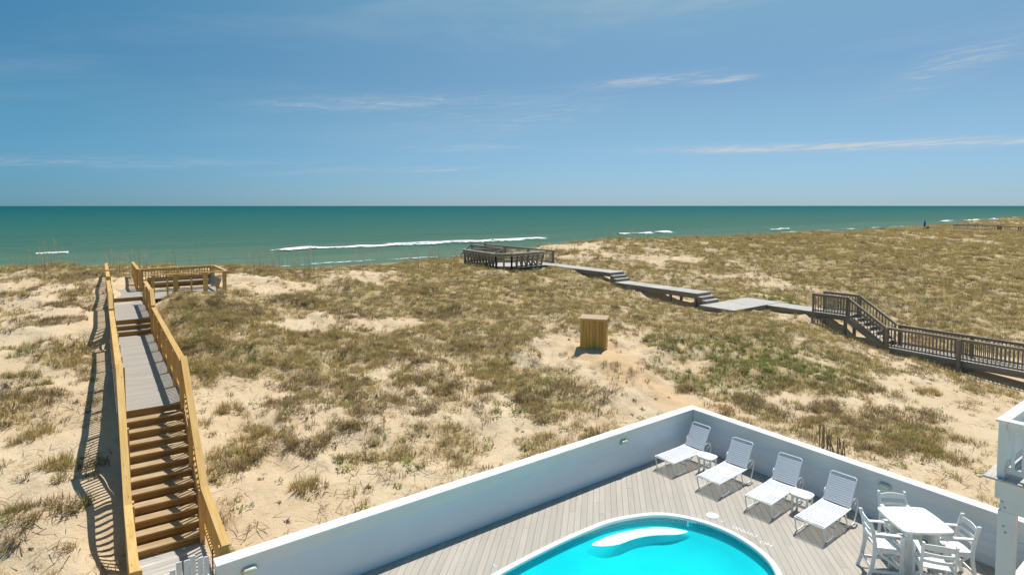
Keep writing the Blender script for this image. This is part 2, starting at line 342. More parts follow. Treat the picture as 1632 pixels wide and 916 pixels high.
CT = [(-30,-20,-.6),(0,-20,-.6),(40,-20,-.8),(120,-20,-.5),(-30,5,-.5),(-6,8,-.5),(0,10,-.25),(1.5,12.6,-.12),(-.3,12.4,-.1),(-4,14,0),(.4,14,.18),(.3,16.3,.95),(-1,20,1.35),
 (.3,22,1.55),(0,26,2.0),(-1,31,2.6),(0.5,36,3.0),(-2.6,44,3.55),(-1,44,3.52),(1.07,44,3.5),(2.4,41,3.2),(2.2,34,2.8),(3.4,15,.35),(3.5,17.5,.95),(3.6,22,1.55),(3.7,26,2.05),
 (4.8,30.6,3.15),(6.3,30.5,2.9),(3.4,33,2.75),(5,36,2.8),(8,34,2.9),(6.6,43,3.3),(10.35,43,2.95),(14.6,43,2.48),(19.4,43,2.26),(25,43,2.42),(33,48,2.4),(40.2,46,3.0),
 (47,47,3.3),(52,47,3.25),(63.6,47,3.0),(77.8,47,3.0),(95.6,47,2.95),(118,47,2.8),(133,47,2.72),(146,45,2.5),(170,48,2.6),(200,55,3.0),(240,60,3.4),(330,60,3.2),
 (6,13,0),(10,13,0),(10,18,.7),(10,25,1.6),(12,32,2.2),(15,38,2.5),(20,13,.1),(15,13,.0),(17.6,17,.78),(18,18.5,.9),(20,25,1.5),(22,33,1.9),(26,37,2.15),(29,34,2.05),(28,42,2.3),
 (31.6,34,2.2),(31.5,26,1.35),(32,22,.95),(33,20,1.1),(34,16,.95),(33.8,13.6,-.25),(33.3,9,-.55),(32.5,5,-.9),(29,15,.75),(27,10,.1),(20,8,-.15),(25,5,-.25),(20,3,-.5),(16,8,-.1),(16.5,4,-.3),(26,20,1.1),
 (45,8,.1),(45,18,1.1),(45,30,1.9),(45,38,2.6),(70,5,.3),(80,20,1.2),(80,32,2.0),(120,5,.5),(120,28,1.7),(160,20,1.3),(250,20,1.5),(350,10,1.2),
 (-30,44,3.3),(-30,25,1.8),(-3,52,1.6),(10,52,1.2),(30,54,.9),(50,56,1.0),(80,56,.8),(120,56,.6),(200,70,.4),(330,75,.4)]
CT = np.array(CT, float)
def _tp(x, y):   # metric used for the interpolation: far field is smoother
    return x, y
def _rbf_fit():
    n = len(CT); X = CT[:, 0]; Y = CT[:, 1]
    r = np.hypot(X[:, None]-X, Y[:, None]-Y)
    K = r + 0*r
    A = np.zeros((n+3, n+3)); A[:n, :n] = K - np.eye(n)*.02*0; A[:n, n] = 1; A[:n, n+1] = X; A[:n, n+2] = Y
    A[n, :n] = 1; A[n+1, :n] = X; A[n+2, :n] = Y
    b = np.zeros(n+3); b[:n] = CT[:, 2]
    return np.linalg.lstsq(A, b, rcond=None)[0]
_W = _rbf_fit()
def base_h(x, y):
    sh = x.shape; x = x.ravel(); y = y.ravel(); out = np.empty(len(x)); n = len(CT)
    for s in range(0, len(x), 20000):
        xx = x[s:s+20000]; yy = y[s:s+20000]
        r = np.sqrt((xx[:, None]-CT[:, 0])**2+(yy[:, None]-CT[:, 1])**2+.35)
        out[s:s+20000] = r@_W[:n]+_W[n]+_W[n+1]*xx+_W[n+2]*yy
    return out.reshape(sh)
def sstep(a, b, v):
    t = np.clip((v-a)/(b-a), 0, 1); return t*t*(3-2*t)
# footprints under timber: (x0,y0,x1,y1, highest ground)
FOOT = [(.75,14.3,2.6,17.2,None),(.85,17.2,3.0,27.3,1.75),(1.0,27.3,3.3,33.2,2.45),(1.2,33.2,3.4,37.5,2.86),(3.2,31.9,6.6,35.0,2.86),(.8,10.9,2.4,14.3,-.12),
 (33.0,4.0,34.9,12.7,-.3),(33.2,12.7,35.0,14.6,.1),(33.2,14.6,35.0,16.6,.95),(33.2,16.6,35.2,19.4,1.18),(30.2,19.2,35.2,21.6,1.2),(30.6,21.6,32.5,29.0,1.6),(30.8,29.0,32.7,37.6,2.34),(26.9,36.6,32.8,42.6,2.3)]
def ground(x, y):
    z = base_h(x, y)
    dune = sstep(8, 16, y)*(1-sstep(52, 60, y))
    cam = np.hypot(x, y)
    z = z + dune*(.36*(fbm(x/4.2, y/3.6, 5, 3)-.5) + .18*(fbm(x/1.3, y/1.1, 9, 3)-.5)) + (1-dune)*.05*(fbm(x/2, y/2, 3)-.5)
    z = z + .10*(1-np.abs(2*fbm(x/.9+.3*y, y/.7, 31, 2)-1))*dune*.5
    wd = np.hypot(np.maximum(np.maximum(.7-x, x-2.7), 0), np.maximum(y-33, 0))
    z = z + dune*.22*sstep(.3, 1.8, wd)*(sstep(.38, .68, fbm(x/1.4, y/1.2, 97, 3))-.35)*(1-.6*sstep(60, 120, cam))
    for x0, y0, x1, y1, top in FOOT:
        if top is None: top = (y-14.3)/2.9*1.7+.0
        dd = np.hypot(np.maximum(np.maximum(x0-x, x-x1), 0), np.maximum(np.maximum(y0-y, y-y1), 0))
        z = np.minimum(z, top-.02+.75*dd+.0*x)
    # beach: falls from the dune toe to the water
    beach = np.interp(y-.018*np.clip(x, 0, 600), [54, 62, 80, 100, 130], [0.2, -1.25, -1.9, -2.75, -4.0])
    k = sstep(50, 60, y-.03*np.clip(x, 0, 600))
    z = z*(1-k)+beach*k
    # beneath the pool terrace
    return z
def under_pool(x, y):
    xr = 14.95-.047*(10.9-y)
    return (x > 1.0) & (x < xr+.05) & (y < 10.98) & (y > -6)
# vegetation cover control points x, y, cover
VEG = np.array([[-1.9,35.1,0.3],[-0.8,35.9,0.1],[0.4,37.2,0.1],[-1.2,33.5,0.1],[0.3,32.3,0.08],[1.5,40.4,0.9],[1.7,35.1,0.8],[-1.6,32.6,0.4],[-0.4,31.6,0.05],[0.6,28.7,0.25],[1.2,31.9,0.7],[-1.4,27.0,0.65],[-0.3,26.9,0.4],[0.5,26.2,0.5],[-0.7,23.9,0.45],[-1.2,22.1,0.5],[0.1,22.5,0.4],[-1.0,20.4,0.4],[-0.2,20.8,0.25],[-1.0,18.0,0.35],[-0.3,18.4,0.15],[-0.5,16.5,0.15],[-0.1,15.1,0.1],[-0.9,15.8,0.25],[-0.5,14.5,0.3],[0.3,18.5,0.1],[1.1,23.1,0.5],[-2.4,43.6,0.8],[-0.4,42.0,0.8],[3.3,136.9,0.95],[3.6,28.6,0.9],[5.1,29.1,0.95],[6.4,29.0,0.7],[5.6,36.7,0.05],[4.5,35.0,0.05],[8.3,33.2,0.05],[7.9,29.6,0.3],[6.6,34.0,0.5],[8.4,36.6,0.05],[11.5,37.4,0.8],[18.0,117.9,0.95],[10.5,40.6,0.7],[3.7,24.4,0.7],[4.3,22.2,0.7],[6.0,23.3,0.85],[6.7,21.2,0.7],[3.4,19.9,0.15],[4.6,19.6,0.15],[2.7,17.5,0.1],[3.1,16.3,0.6],[5.2,18.4,0.3],[6.7,18.8,0.35],[4.5,17.6,0.25],[5.0,16.0,0.25],[3.8,15.0,0.25],[5.0,15.0,0.4],[6.5,16.3,0.3],[5.8,14.6,0.4],[6.9,15.4,0.5],[8.3,18.0,0.4],[9.8,19.2,0.5],[8.1,20.1,0.4],[10.1,17.4,0.6],[12.1,19.0,0.3],[6.9,13.9,0.3],[8.7,15.4,0.5],[8.1,16.3,0.3],[10.8,16.2,0.35],[8.8,14.6,0.5],[10.2,14.7,0.3],[4.3,13.7,0.15],[3.0,14.0,0.3],[3.9,14.3,0.2],[5.6,13.9,0.2],[10.1,29.8,0.95],[10.9,26.9,0.1],[10.9,25.9,0.1],[10.0,22.2,0.9],[12.6,31.2,0.9],[17.5,36.8,0.3],[16.0,36.5,0.15],[18.1,34.4,0.9],[21.9,35.1,0.7],[17.3,28.5,0.9],[24.3,33.3,0.9],[14.1,27.5,0.95],[15.2,23.4,0.9],[17.4,22.8,0.85],[12.6,21.7,0.8],[22.0,26.5,0.85],[13.9,20.0,0.7],[15.1,19.4,0.6],[14.3,17.6,0.5],[13.0,17.8,0.5],[17.2,19.1,0.3],[16.0,18.9,0.6],[15.2,17.2,0.5],[16.0,16.6,0.3],[13.7,15.8,0.7],[12.2,14.7,0.5],[12.3,13.6,0.2],[13.9,13.5,0.2],[12.5,13.0,0.4],[11.3,13.9,0.4],[19.8,17.8,0.05],[17.7,15.3,0.03],[17.2,13.9,0.03],[17.1,16.0,0.5],[17.1,13.0,0.05],[22.0,19.8,0.5],[27.9,27.2,0.8],[27.0,23.4,0.8],[25.3,19.3,0.85],[22.7,16.0,0.8],[22.0,13.7,0.8],[19.7,13.6,0.7],[20.0,15.3,0.6],[26.0,14.1,0.85],[26.9,16.1,0.9],[27.6,13.4,0.8],[23.2,11.7,0.7],[26.4,11.5,0.6],[26.7,10.4,0.4],[30.3,10.3,0.35],[23.4,9.5,0.35],[24.8,8.6,0.2],[23.5,6.8,0.05],[25.9,8.0,0.2],[19.7,10.6,0.5],[19.7,8.9,0.6],[21.9,10.6,0.5],[20.3,7.9,0.5],[20.6,6.6,0.4],[21.9,7.4,0.6],[21.8,5.8,0.1],[19.6,5.5,0.15],[18.6,6.5,0.3],[27.7,7.3,0.1],[18.9,11.8,0.5],[27.9,6.6,0.1],[17.3,17.4,0.03],[17.4,18.7,0.03],[38.6,42.8,0.5],[40.6,42.3,0.05],[42.6,42.5,0.1],[44.0,39.7,0.7],[43.2,35.2,0.3],[48.7,43.9,0.8],[48.6,40.5,0.8],[49.5,36.5,0.9],[33.3,33.3,0.8],[36.6,29.8,0.8],[43.4,28.9,0.85],[36.5,24.3,0.9],[38.1,20.7,0.7],[41.5,24.0,0.4],[56.7,34.2,0.9],[62.8,30.8,0.95],[44.6,21.8,0.9],[74.3,29.4,0.95],[49.1,19.3,0.95],[67.2,21.0,0.95],[46.0,14.3,0.9],[87.6,24.2,0.9],[94.1,22.8,0.9],[60.1,14.5,0.85],[46.9,11.2,0.6],[42.0,11.5,0.7],[41.7,14.6,0.8],[37.1,14.5,0.6],[37.9,11.7,0.8],[41.3,9.3,0.6],[103.8,33.4,0.6],[42.4,17.4,0.8],[35.8,8.0,0.2],[24.1,41.6,0.9],[18.9,46.5,0.8]])
def cover(x, y):
    def m(px, py):
        return np.arctan2(px, py)*3.2, np.log(np.hypot(px, py)+1)*4.5
    a, b = m(VEG[:, 0], VEG[:, 1]); sh = x.shape; X, Y = m(x.ravel(), y.ravel()); out = np.empty(len(X))
    for s in range(0, len(X), 20000):
        w = 1/((X[s:s+20000, None]-a)**2+(Y[s:s+20000, None]-b)**2+.004)**2
        out[s:s+20000] = (w@VEG[:, 2])/w.sum(1)
    c = out.reshape(sh)
    n = fbm(x/1.9, y/1.9, 41, 4)-.5; n2 = fbm(x/.55, y/.55, 57, 2)-.5
    c = c + 1.3*n*np.minimum(1, 4*c*(1.25-c)) + .35*n2*np.minimum(1, 4*c*(1.3-c))
    c = np.clip(c, 0, 1)*(1-sstep(50, 55, y-.03*x))*sstep(-4, 2, y-0*x)
    # no growth where timber stands
    for x0, y0, x1, y1, top in FOOT:
        ins = (x > x0+.1) & (x < x1-.1) & (y > y0) & (y < y1)
        c = np.where(ins, 0, c)
    return c

# ============================================================ GROUND MESH
def grid_axis(fine0, fine1, step, lo, hi, g):
    a = list(np.arange(fine0, fine1, step)); s = step; v = fine1
    while v < hi: a.append(v); s *= g; v += s
    a.append(hi); s = step; v = fine0
    b = []
    while v > lo: s *= g; v -= s; b.append(max(v, lo))
    return np.array(b[::-1]+a)
def build_ground():
    xs = grid_axis(-3, 40, .14, -150, 900, 1.035); ys = grid_axis(10.6, 48, .14, -80, 240, 1.05)
    X, Y = np.meshgrid(xs, ys); Z = ground(X, Y); up = under_pool(X, Y); C = cover(X, Y)
    Z = np.where(up, -2.2, Z)
    nx, ny = len(xs), len(ys)
    me = bpy.data.meshes.new('sand_mesh'); me.vertices.add(nx*ny)
    me.vertices.foreach_set('co', np.stack([X, Y, Z], -1).astype(np.float32).ravel())
    i = np.arange((ny-1)*nx).reshape(ny-1, nx)[:, :-1]; q = np.stack([i, i+1, i+1+nx, i+nx], -1).reshape(-1, 4)
    n = len(q); me.loops.add(n*4); me.polygons.add(n)
    me.loops.foreach_set('vertex_index', q.ravel().astype(np.int32)); me.polygons.foreach_set('loop_start', np.arange(n, dtype=np.int32)*4); me.polygons.foreach_set('loop_total', np.full(n, 4, np.int32))
    me.polygons.foreach_set('use_smooth', np.ones(n, bool)); me.update(calc_edges=True)
    path = np.zeros_like(X)
    for (ax, ay), (bx, by), w in [((18.3, 18.3), (17.6, 15.6), .9), ((17.6, 15.6), (17.7, 12.6), .8), ((19.2, 19.0), (18.0, 17.0), .9), ((17.7, 12.6), (16.2, 11.4), .6)]:
        dx, dy = bx-ax, by-ay; tt = np.clip(((X-ax)*dx+(Y-ay)*dy)/(dx*dx+dy*dy), 0, 1); d = np.hypot(X-ax-tt*dx, Y-ay-tt*dy)
        path = np.maximum(path, .42*(1-sstep(w*.4, w*1.6, d+.5*(fbm(X*1.3, Y*1.3, 77, 3)-.5))))
    wet = sstep(84, 92, Y-.018*np.clip(X, 0, 600))
    for nme, A in (('veg', C), ('path', path), ('wet', wet)):
        a = me.attributes.new(nme, 'FLOAT', 'POINT'); a.data.foreach_set('value', A.astype(np.float32).ravel())
    me.materials.append(M['sand']); o = link('ground', me); o['kind'] = 'structure'; return o
build_ground()

# ============================================================ SEA
def build_sea():
    ys = [70]; s = 1.2
    while ys[-1] < 30000: ys.append(ys[-1]+s); s *= 1.045
    xs = sorted(set([-x for x in (40, 100, 300, 1000, 4000, 15000, 45000)]+list(np.arange(-30, 420, 6.0))+[450, 520, 640, 900, 1500, 4000, 15000, 60000]))
    X, Y = np.meshgrid(np.array(xs, float), np.array(ys))
    amp = np.interp(Y, [90, 130, 300, 700, 2000], [.12, .3, .25, .1, 0])*np.interp(X, [420, 600], [1, 0])
    Z = -2.5 + amp*(np.sin(Y/7.5+3*fbm(X/60, Y/40, 3, 3))*.5 + (fbm(X/20, Y/6, 8, 3)-.5))
    nx = len(xs); ny = len(ys); v = np.stack([X, Y, Z], -1).reshape(-1, 3)
    i = np.arange((ny-1)*nx).reshape(ny-1, nx)[:, :-1]; q = np.stack([i, i+1, i+1+nx, i+nx], -1).reshape(-1, 4)
    me = bpy.data.meshes.new('sea_mesh'); me.from_pydata(v.tolist(), [], q.tolist()); me.materials.append(M['sea'])
    for f_ in me.polygons: f_.use_smooth = True
    o = link('sea', me); o['kind'] = 'structure'
build_sea()
def breaker(name, label, x0, x1, yf, width, height, dens, seed, slope_back=0):
    """a low ridge of broken water with ragged foam; dens(u) along its length"""
    n = max(24, int((x1-x0)/1.2)); prof = [(-.5, 0), (-.36, .55), (-.22, 1), (-.05, .6), (.25, .22), (.7, .05), (1, 0)]
    vs = []; fs = []; dn = []
    for i in range(n+1):
        u = i/n; x = x0+(x1-x0)*u; e = min(1, u*12, (1-u)*12)
        y = yf(x)+1.3*(float(vnoise(np.array([x/9.0]), np.array([0.0]), seed)[0])-.5)*2
        hh = height*(.55+.9*float(vnoise(np.array([x/4.0]), np.array([3.0]), seed)[0]))*e
        ww = width*(.5+float(vnoise(np.array([x/14.0]), np.array([7.0]), seed)[0]))*(.35+.65*e)
        for a, b in prof:
            vs.append((x, y-a*ww*1.0, -2.36+b*hh)); dn.append(dens(u)*(1.15-.75*abs(a+.2))*(.25+.75*e))
    k = len(prof)
    for i in range(n):
        for j in range(k-1): fs.append((i*k+j, i*k+j+1, (i+1)*k+j+1, (i+1)*k+j))
    me = bpy.data.meshes.new(name+'_mesh'); me.from_pydata(vs, [], fs); a = me.attributes.new('dens', 'FLOAT', 'POINT'); a.data.foreach_set('value', dn)
    me.materials.append(M['foam'])
    for f_ in me.polygons: f_.use_smooth = True
    o = link(name, me); o['kind'] = 'stuff'; o['label'] = label; o['category'] = 'wave'
breaker('breaking_wave', 'long white breaker behind the dunes left of the weathered deck', 33, 108, lambda x: 133-.03*(x-33), 2.4, .45, lambda u: .60+.05*math.sin(u*23) if u < .4 else .55+.05*math.sin(u*37), 3)
breaker('wave_foam', 'wide patch of spent foam seaward of the weathered deck', 62, 118, lambda x: 137-.03*(x-62), 9.0, .25, lambda u: .52+.05*u, 5)
breaker('breaking_wave', 'short white breaker right of the weathered deck, above the dune crest', 148, 176, lambda x: 138-.1*(x-148), 5, .55, lambda u: .5+.08*math.sin(u*17), 9)
breaker('breaking_wave', 'small whitecap far left, near the left edge of the photo', -4, 2, lambda x: 150, 3, .4, lambda u: .5, 12)
breaker('breaking_wave', 'faint whitecap left of the new wooden walkway', 6, 13, lambda x: 145, 2, .25, lambda u: .3, 14)
breaker('breaking_wave', 'small breaker low above the middle of the right dune', 222, 240, lambda x: 127, 4, .5, lambda u: .5, 16)
breaker('wave_foam', 'thin foam line where the sea meets the beach', 20, 90, lambda x: 96+.02*x, 3.2, .1, lambda u: .45+.06*math.sin(u*31), 21)
breaker('wave_foam', 'foam along the water edge beside the far beach', 180, 330, lambda x: 111+.005*(x-180), 6, .25, lambda u: .38+.1*math.sin(u*40), 23)
breaker('breaking_wave', 'far white surf behind the distant dune at the right edge', 400, 640, lambda x: 128+.02*(x-400), 9, .8, lambda u: .46+.1*math.sin(u*29), 27)
breaker('breaking_wave', 'thin distant whitecap near the right edge of the sea', 470, 540, lambda x: 190, 6, .5, lambda u: .35, 29)

# ============================================================ POOL TERRACE
def wx(y): return 14.93-.047*(10.83-y)          # inner face of the right-hand wall
def catmull(P, n=10):
    out = []; m_ = len(P)
    for i in range(m_):
        p0, p1, p2, p3 = [Vector(P[(i+k-1) % m_]) for k in range(4)]
        for k in range(n):
            t_ = k/n; out.append(.5*((2*p1)+(-p0+p2)*t_+(2*p0-5*p1+4*p2-p3)*t_*t_+(-p0+3*p1-3*p2+p3)*t_**3))
    return out
POOLP = [(6.43, 9.25), (7.77, 9.36), (8.86, 9.38), (9.89, 9.30), (10.89, 8.88), (11.42, 8.18), (11.6, 7.3), (11.38, 6.38), (10.85, 5.75), (9.9, 5.15), (8.6, 4.75), (7.0, 4.7), (5.5, 5.0), (4.5, 5.9), (4.15, 7.1), (4.5, 8.4), (5.3, 9.02)]
POOL = catmull([(x, y, 0) for x, y in POOLP], 7)
pc = sum(POOL, Vector())/len(POOL)
def ring(off):
    out = []; n = len(POOL)
    for i in range(n):
        t_ = (POOL[(i+1) % n]-POOL[i-1]).normalized(); nn = Vector((t_.y, -t_.x, 0))
        if nn.dot(pc-POOL[i]) < 0: nn = -nn
        out.append(POOL[i]+nn*off)
    return out
def convex(P):
    out = [Vector((p.x, p.y)) for p in P]
    ch = sorted([(p.x, p.y) for p in out]); lo = []; hi = []
    for seq, acc in ((ch, lo), (ch[::-1], hi)):
        for p in seq:
            while len(acc) > 1 and (acc[-1][0]-acc[-2][0])*(p[1]-acc[-2][1])-(acc[-1][1]-acc[-2][1])*(p[0]-acc[-2][0]) <= 0: acc.pop()
            acc.append(p)
    return lo[:-1]+hi[:-1]
HOLE = convex(ring(.06))
def clip_half(poly, a, b, keep_left):
    out = []; n = len(poly)
    def side(p):
        s = (b[0]-a[0])*(p[1]-a[1])-(b[1]-a[1])*(p[0]-a[0]); return s if keep_left else -s
    for i in range(n):
        p, q = poly[i], poly[(i+1) % n]; sp_, sq = side(p), side(q)
        if sp_ >= 0: out.append(p)
        if (sp_ > 0) != (sq > 0) and abs(sp_-sq) > 1e-12:
            t_ = sp_/(sp_-sq)
            if 0 < t_ < 1: out.append((p[0]+(q[0]-p[0])*t_, p[1]+(q[1]-p[1])*t_))
    return out if len(out) > 2 else None
def area(p): return abs(sum(p[i][0]*p[(i+1) % len(p)][1]-p[(i+1) % len(p)][0]*p[i][1] for i in range(len(p))))/2
def minus_hole(poly):
    pieces = []; cur = poly; n = len(HOLE)
    for i in range(n):
        a, b = HOLE[i], HOLE[(i+1) % n]
        o_ = clip_half(cur, a, b, False)
        if o_ and area(o_) > 1e-5: pieces.append(o_)
        cur = clip_half(cur, a, b, True)
        if not cur or area(cur) < 1e-6: return pieces
    return pieces
def pool_deck():
    deck = bpy.data.objects.new('pool_deck', None); COL.objects.link(deck); deck['kind'] = 'structure'
    dx, dy = math.cos(R(44.5)), math.sin(R(44.5)); nx_, ny_ = -dy, dx; w = .1395; gap = .0055
    region = [(1.95, 2.0), (wx(2.0)-.004, 2.0), (wx(10.82)-.004, 10.825), (1.95, 10.825)]
    count = 0; rr = random.Random(5)
    for k in range(-90, 90):
        o0 = k*w
        if max(abs(o0), 0) > 13: continue
        L0 = -1.0
        while L0 < 20:
            Ls = rr.choice([3.6, 4.9, 4.9, 6.1])+rr.random()*.4 if L0 > -1 else rr.uniform(2, 5); L1 = min(L0+Ls, 20)
            a, b = L0+.002, L1-.002; c0, c1 = o0+gap/2, o0+w-gap/2
            poly = [(a*dx+c0*nx_, a*dy+c0*ny_), (b*dx+c0*nx_, b*dy+c0*ny_), (b*dx+c1*nx_, b*dy+c1*ny_), (a*dx+c1*nx_, a*dy+c1*ny_)]
            for i in range(4):
                if poly: poly = clip_half(poly, region[i], region[(i+1) % 4], True)
            if poly and area(poly) > .003:
                ps = minus_hole(poly)
                ps = [q for q in ps if area(q) > 1e-4]
                if ps:
                    cx = sum(p[0] for q in ps for p in q)/sum(len(q) for q in ps); cy = sum(p[1] for q in ps for p in q)/sum(len(q) for q in ps)
                    bm = bmesh.new(); ang = R(44.5); ca, sa = math.cos(-ang), math.sin(-ang)
                    jz = rr.uniform(-.001, .001)
                    for q in ps:
                        loc = [((x-cx)*ca-(y-cy)*sa, (x-cx)*sa+(y-cy)*ca) for x, y in q]
                        top = [bm.verts.new((x, y, jz)) for x, y in loc]; bot = [bm.verts.new((x, y, -.026)) for x, y in loc]
                        bm.faces.new(top)
                        for i in range(len(q)):
                            y0, y1 = loc[i][1], loc[(i+1) % len(q)][1]; x0, x1 = loc[i][0], loc[(i+1) % len(q)][0]
                            if abs(y0-y1) < 1e-4 or abs(x0-x1) < 1e-4: bm.faces.new((top[i], bot[i], bot[(i+1) % len(q)], top[(i+1) % len(q)]))
                    bmesh.ops.recalc_face_normals(bm, faces=bm.faces)
                    for f_ in bm.faces:
                        if abs(f_.normal.z) > .9 and f_.normal.z < 0: f_.normal_flip()
                    o = to_obj('deck_board', bm, 'pooldeck', deck); o.location = (cx, cy, 0); o.rotation_euler = (0, 0, ang); count += 1
            L0 = L1
    # dark sheet standing in for the shade below the board gaps
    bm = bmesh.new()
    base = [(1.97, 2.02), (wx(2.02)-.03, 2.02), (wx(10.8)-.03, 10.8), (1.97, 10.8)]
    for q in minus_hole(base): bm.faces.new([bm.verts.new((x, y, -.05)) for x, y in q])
    bmesh.ops.recalc_face_normals(bm, faces=bm.faces); to_obj('gap_shade_sheet', bm, 'gapshade', deck)
    return count
NB = pool_deck()

def wall(name, label, x0, y0, x1, y1, cap=.235):
    """low rendered wall of lapped siding boards; local +x along, +y to the outside"""
    L = math.hypot(x1-x0, y1-y0); a = math.atan2(y1-y0, x1-x0); t_ = thing(name, label, 'wall', (x0, y0, 0), a)
    box(t_, 'core', (L/2, .115, .26), (L-.01, .17, 1.6), 'siding')
    hgt = .172
    for k in range(5):
        z0 = .0+k*hgt
        beam(t_, 'siding_board', (.0, .012, z0+hgt/2), (L, .012, z0+hgt/2), .020, hgt-.005, 'siding', up=(0, .045, 1))
        beam(t_, 'siding_board', (.0, .222, z0+hgt/2), (L, .222, z0+hgt/2), .020, hgt-.008, 'siding')
    beam(t_, 'trim_board', (0, .004, .971), (L, .004, .971), .028, .218, 'trim')
    beam(t_, 'cap', (-.01, .115, 1.10), (L, .115, 1.10), cap+.05, .04, 'white', bev=.006)
    return t_
wl = wall('pool_wall', 'long low white wall along the seaward side of the pool deck', 1.95, 10.83, 14.91, 10.83)
# right-hand wall, mirrored so that its inside looks at the pool
ang = math.atan2(10.83-2.0, wx(10.83)-wx(2.0))
def wall_r():
    L = 8.84; t_ = thing('pool_wall', 'low white wall behind the four sun loungers', 'wall', (wx(2.0), 2.0, 0), ang)
    box(t_, 'core', (L/2+.1, -.115, .26), (L+.18, .17, 1.6), 'siding')
    for k in range(5):
        z0 = k*.172
        beam(t_, 'siding_board', (0, -.012, z0+.086), (L-.012, -.012, z0+.086), .020, .165, 'siding', up=(0, -.045, 1))
        beam(t_, 'siding_board', (0, -.222, z0+.086), (L+.2, -.222, z0+.086), .020, .164, 'siding')
    beam(t_, 'trim_board', (0, -.004, .971), (L-.02, -.004, .971), .028, .218, 'trim')
    beam(t_, 'cap', (0, -.115, 1.102), (L+.245, -.115, 1.102), .285, .04, 'white', bev=.006)
wall_r()
def oval_lamp(label, loc, rz):
    t_ = thing('bulkhead_lamp', label, 'lamp', loc, rz, 'oval bulkhead lamps on the pool walls')
    def cap_bm(w, h, d0, d1, k, dome):
        bm = bmesh.new(); n = 24; rings = []
        for s, dd in ([(1, d0), (1, d1)] if not dome else [(1, d0), (.97, d0+(d1-d0)*.5), (.8, d0+(d1-d0)*.85), (.45, d1)]):
            r_ = []
            for i in range(n):
                a = 2*math.pi*i/n; cx = (w-h)/2*(1 if math.cos(a) > 0 else -1)*min(1, abs(math.cos(a))*6); r_.append(bm.verts.new((cx+h/2*math.cos(a)*s, -dd, h/2*math.sin(a)*s)))
            rings.append(r_)
        for A, B in zip(rings, rings[1:]):
            for i in range(n): bm.faces.new((A[i], A[(i+1) % n], B[(i+1) % n], B[i]))
        bm.faces.new(rings[-1]); bmesh.ops.recalc_face_normals(bm, faces=bm.faces); return bm
    to_obj('rim', cap_bm(.27, .145, 0, .035, 0, False), 'lensgrey', t_, False)
    to_obj('lens', cap_bm(.235, .115, .035, .09, 0, True), 'lens', t_, True)
oval_lamp('oval wall lamp near the middle of the long seaward wall', (11.90, 10.828, .85), 0)
oval_lamp('oval wall lamp at the gate end of the seaward wall', (2.46, 10.828, .86), 0)
oval_lamp('oval wall lamp behind the white bar table', (wx(5.5)-.002, 5.5, .87), R(-90)+.047)

# ============================================================ POOL
pool = thing('swimming_pool', 'turquoise oval pool sunk into the taupe deck', 'pool', (pc.x, pc.y, 0))
def lp(v): return (v.x-pc.x, v.y-pc.y)
def band_obj(name, levels, mat, smooth=True, uv=False):
    bm = bmesh.new(); rings = []
    for off, z in levels: rings.append([bm.verts.new((*lp(v), z)) for v in ring(off)])
    n = len(POOL); lay = bm.loops.layers.uv.new('UVMap') if uv else None; acc = [0]
    for i in range(n): acc.append(acc[-1]+(POOL[(i+1) % n]-POOL[i]).length)
    for (A, B), (l0, l1) in zip(zip(rings, rings[1:]), zip(levels, levels[1:])):
        for i in range(n):
            f_ = bm.faces.new((A[i], A[(i+1) % n], B[(i+1) % n], B[i])); f_.smooth = smooth
            if uv:
                for lo_, (u, v) in zip(f_.loops, ((acc[i], l0[1]), (acc[i+1], l0[1]), (acc[i+1], l1[1]), (acc[i], l1[1]))): lo_[lay].uv = (u, v)
    return bm, rings
bm, rg = band_obj('coping', [(-.005, -.03), (-.005, .030), (.012, .046), (.105, .046), (.125, .030), (.125, -.012), (.10, -.02)], 'white')
to_obj('coping', bm, 'white', pool)
bm, rg = band_obj('tile_band', [(.10, -.0), (.10, -.13)], 'tile', uv=True); to_obj('tile_band', bm, 'tile', pool)
bm, rg = band_obj('shell', [(.10, -.13), (.115, -.15), (.26, -.19), (.34, -.27), (.8, -.45), (1.2, -.55), (1.5, -.58)], 'liner'); bm.faces.new(rg[-1]); to_obj('shell', bm, 'liner', pool)
bm = bmesh.new(); bm.faces.new([bm.verts.new((*lp(v), -.075)) for v in ring(.099)]).normal_update(); bm.normal_update(); [f_.normal_flip() for f_ in bm.faces if f_.normal.z < 0]; to_obj('water', bm, 'poolwater', pool)
sc_ = .958
step1 = catmull([(x*sc_/.961, y*sc_/.961, 0) for x, y in [(9.06, 9.12), (9.48, 9.17), (9.97, 9.14), (10.37, 9.03), (10.78, 8.80), (11.05, 8.50), (11.18, 8.20), (10.9, 8.25), (10.43, 8.56), (9.99, 8.72), (9.53, 8.78), (9.22, 8.93)]], 4)
sc0 = sum(step1, Vector())/len(step1)
bm = bmesh.new(); rr_ = [[bm.verts.new((*lp(sc0+(v-sc0)*k), z)) for v in step1] for k, z in ((1.0, -.20), (1.12, -.22), (1.4, -.34), (1.8, -.46), (2.4, -.62))]
for A, B in zip(rr_, rr_[1:]):
    for i in range(len(A)): bm.faces.new((A[i], A[(i+1) % len(A)], B[(i+1) % len(A)], B[i]))
bmesh.ops.recalc_face_normals(bm, faces=bm.faces); so = to_obj('entry_step', bm, 'liner', pool, True)
st = prism(pool, 'step_surface', [lp(v*1.0) for v in step1], -.202, -.185, 'poolstep')
step2 = [Vector((x, y, 0)) for x, y in [(8.5, 7.35), (8.9, 7.3), (9.3, 7.0), (9.75, 6.85), (10.05, 6.45), (9.6, 5.9), (9.0, 5.7), (8.4, 5.9), (8.0, 6.5), (8.1, 7.1)]]
prism(pool, 'step_surface', [lp(v) for v in catmull(step2, 3)], -.7, -.40, 'poolstep')
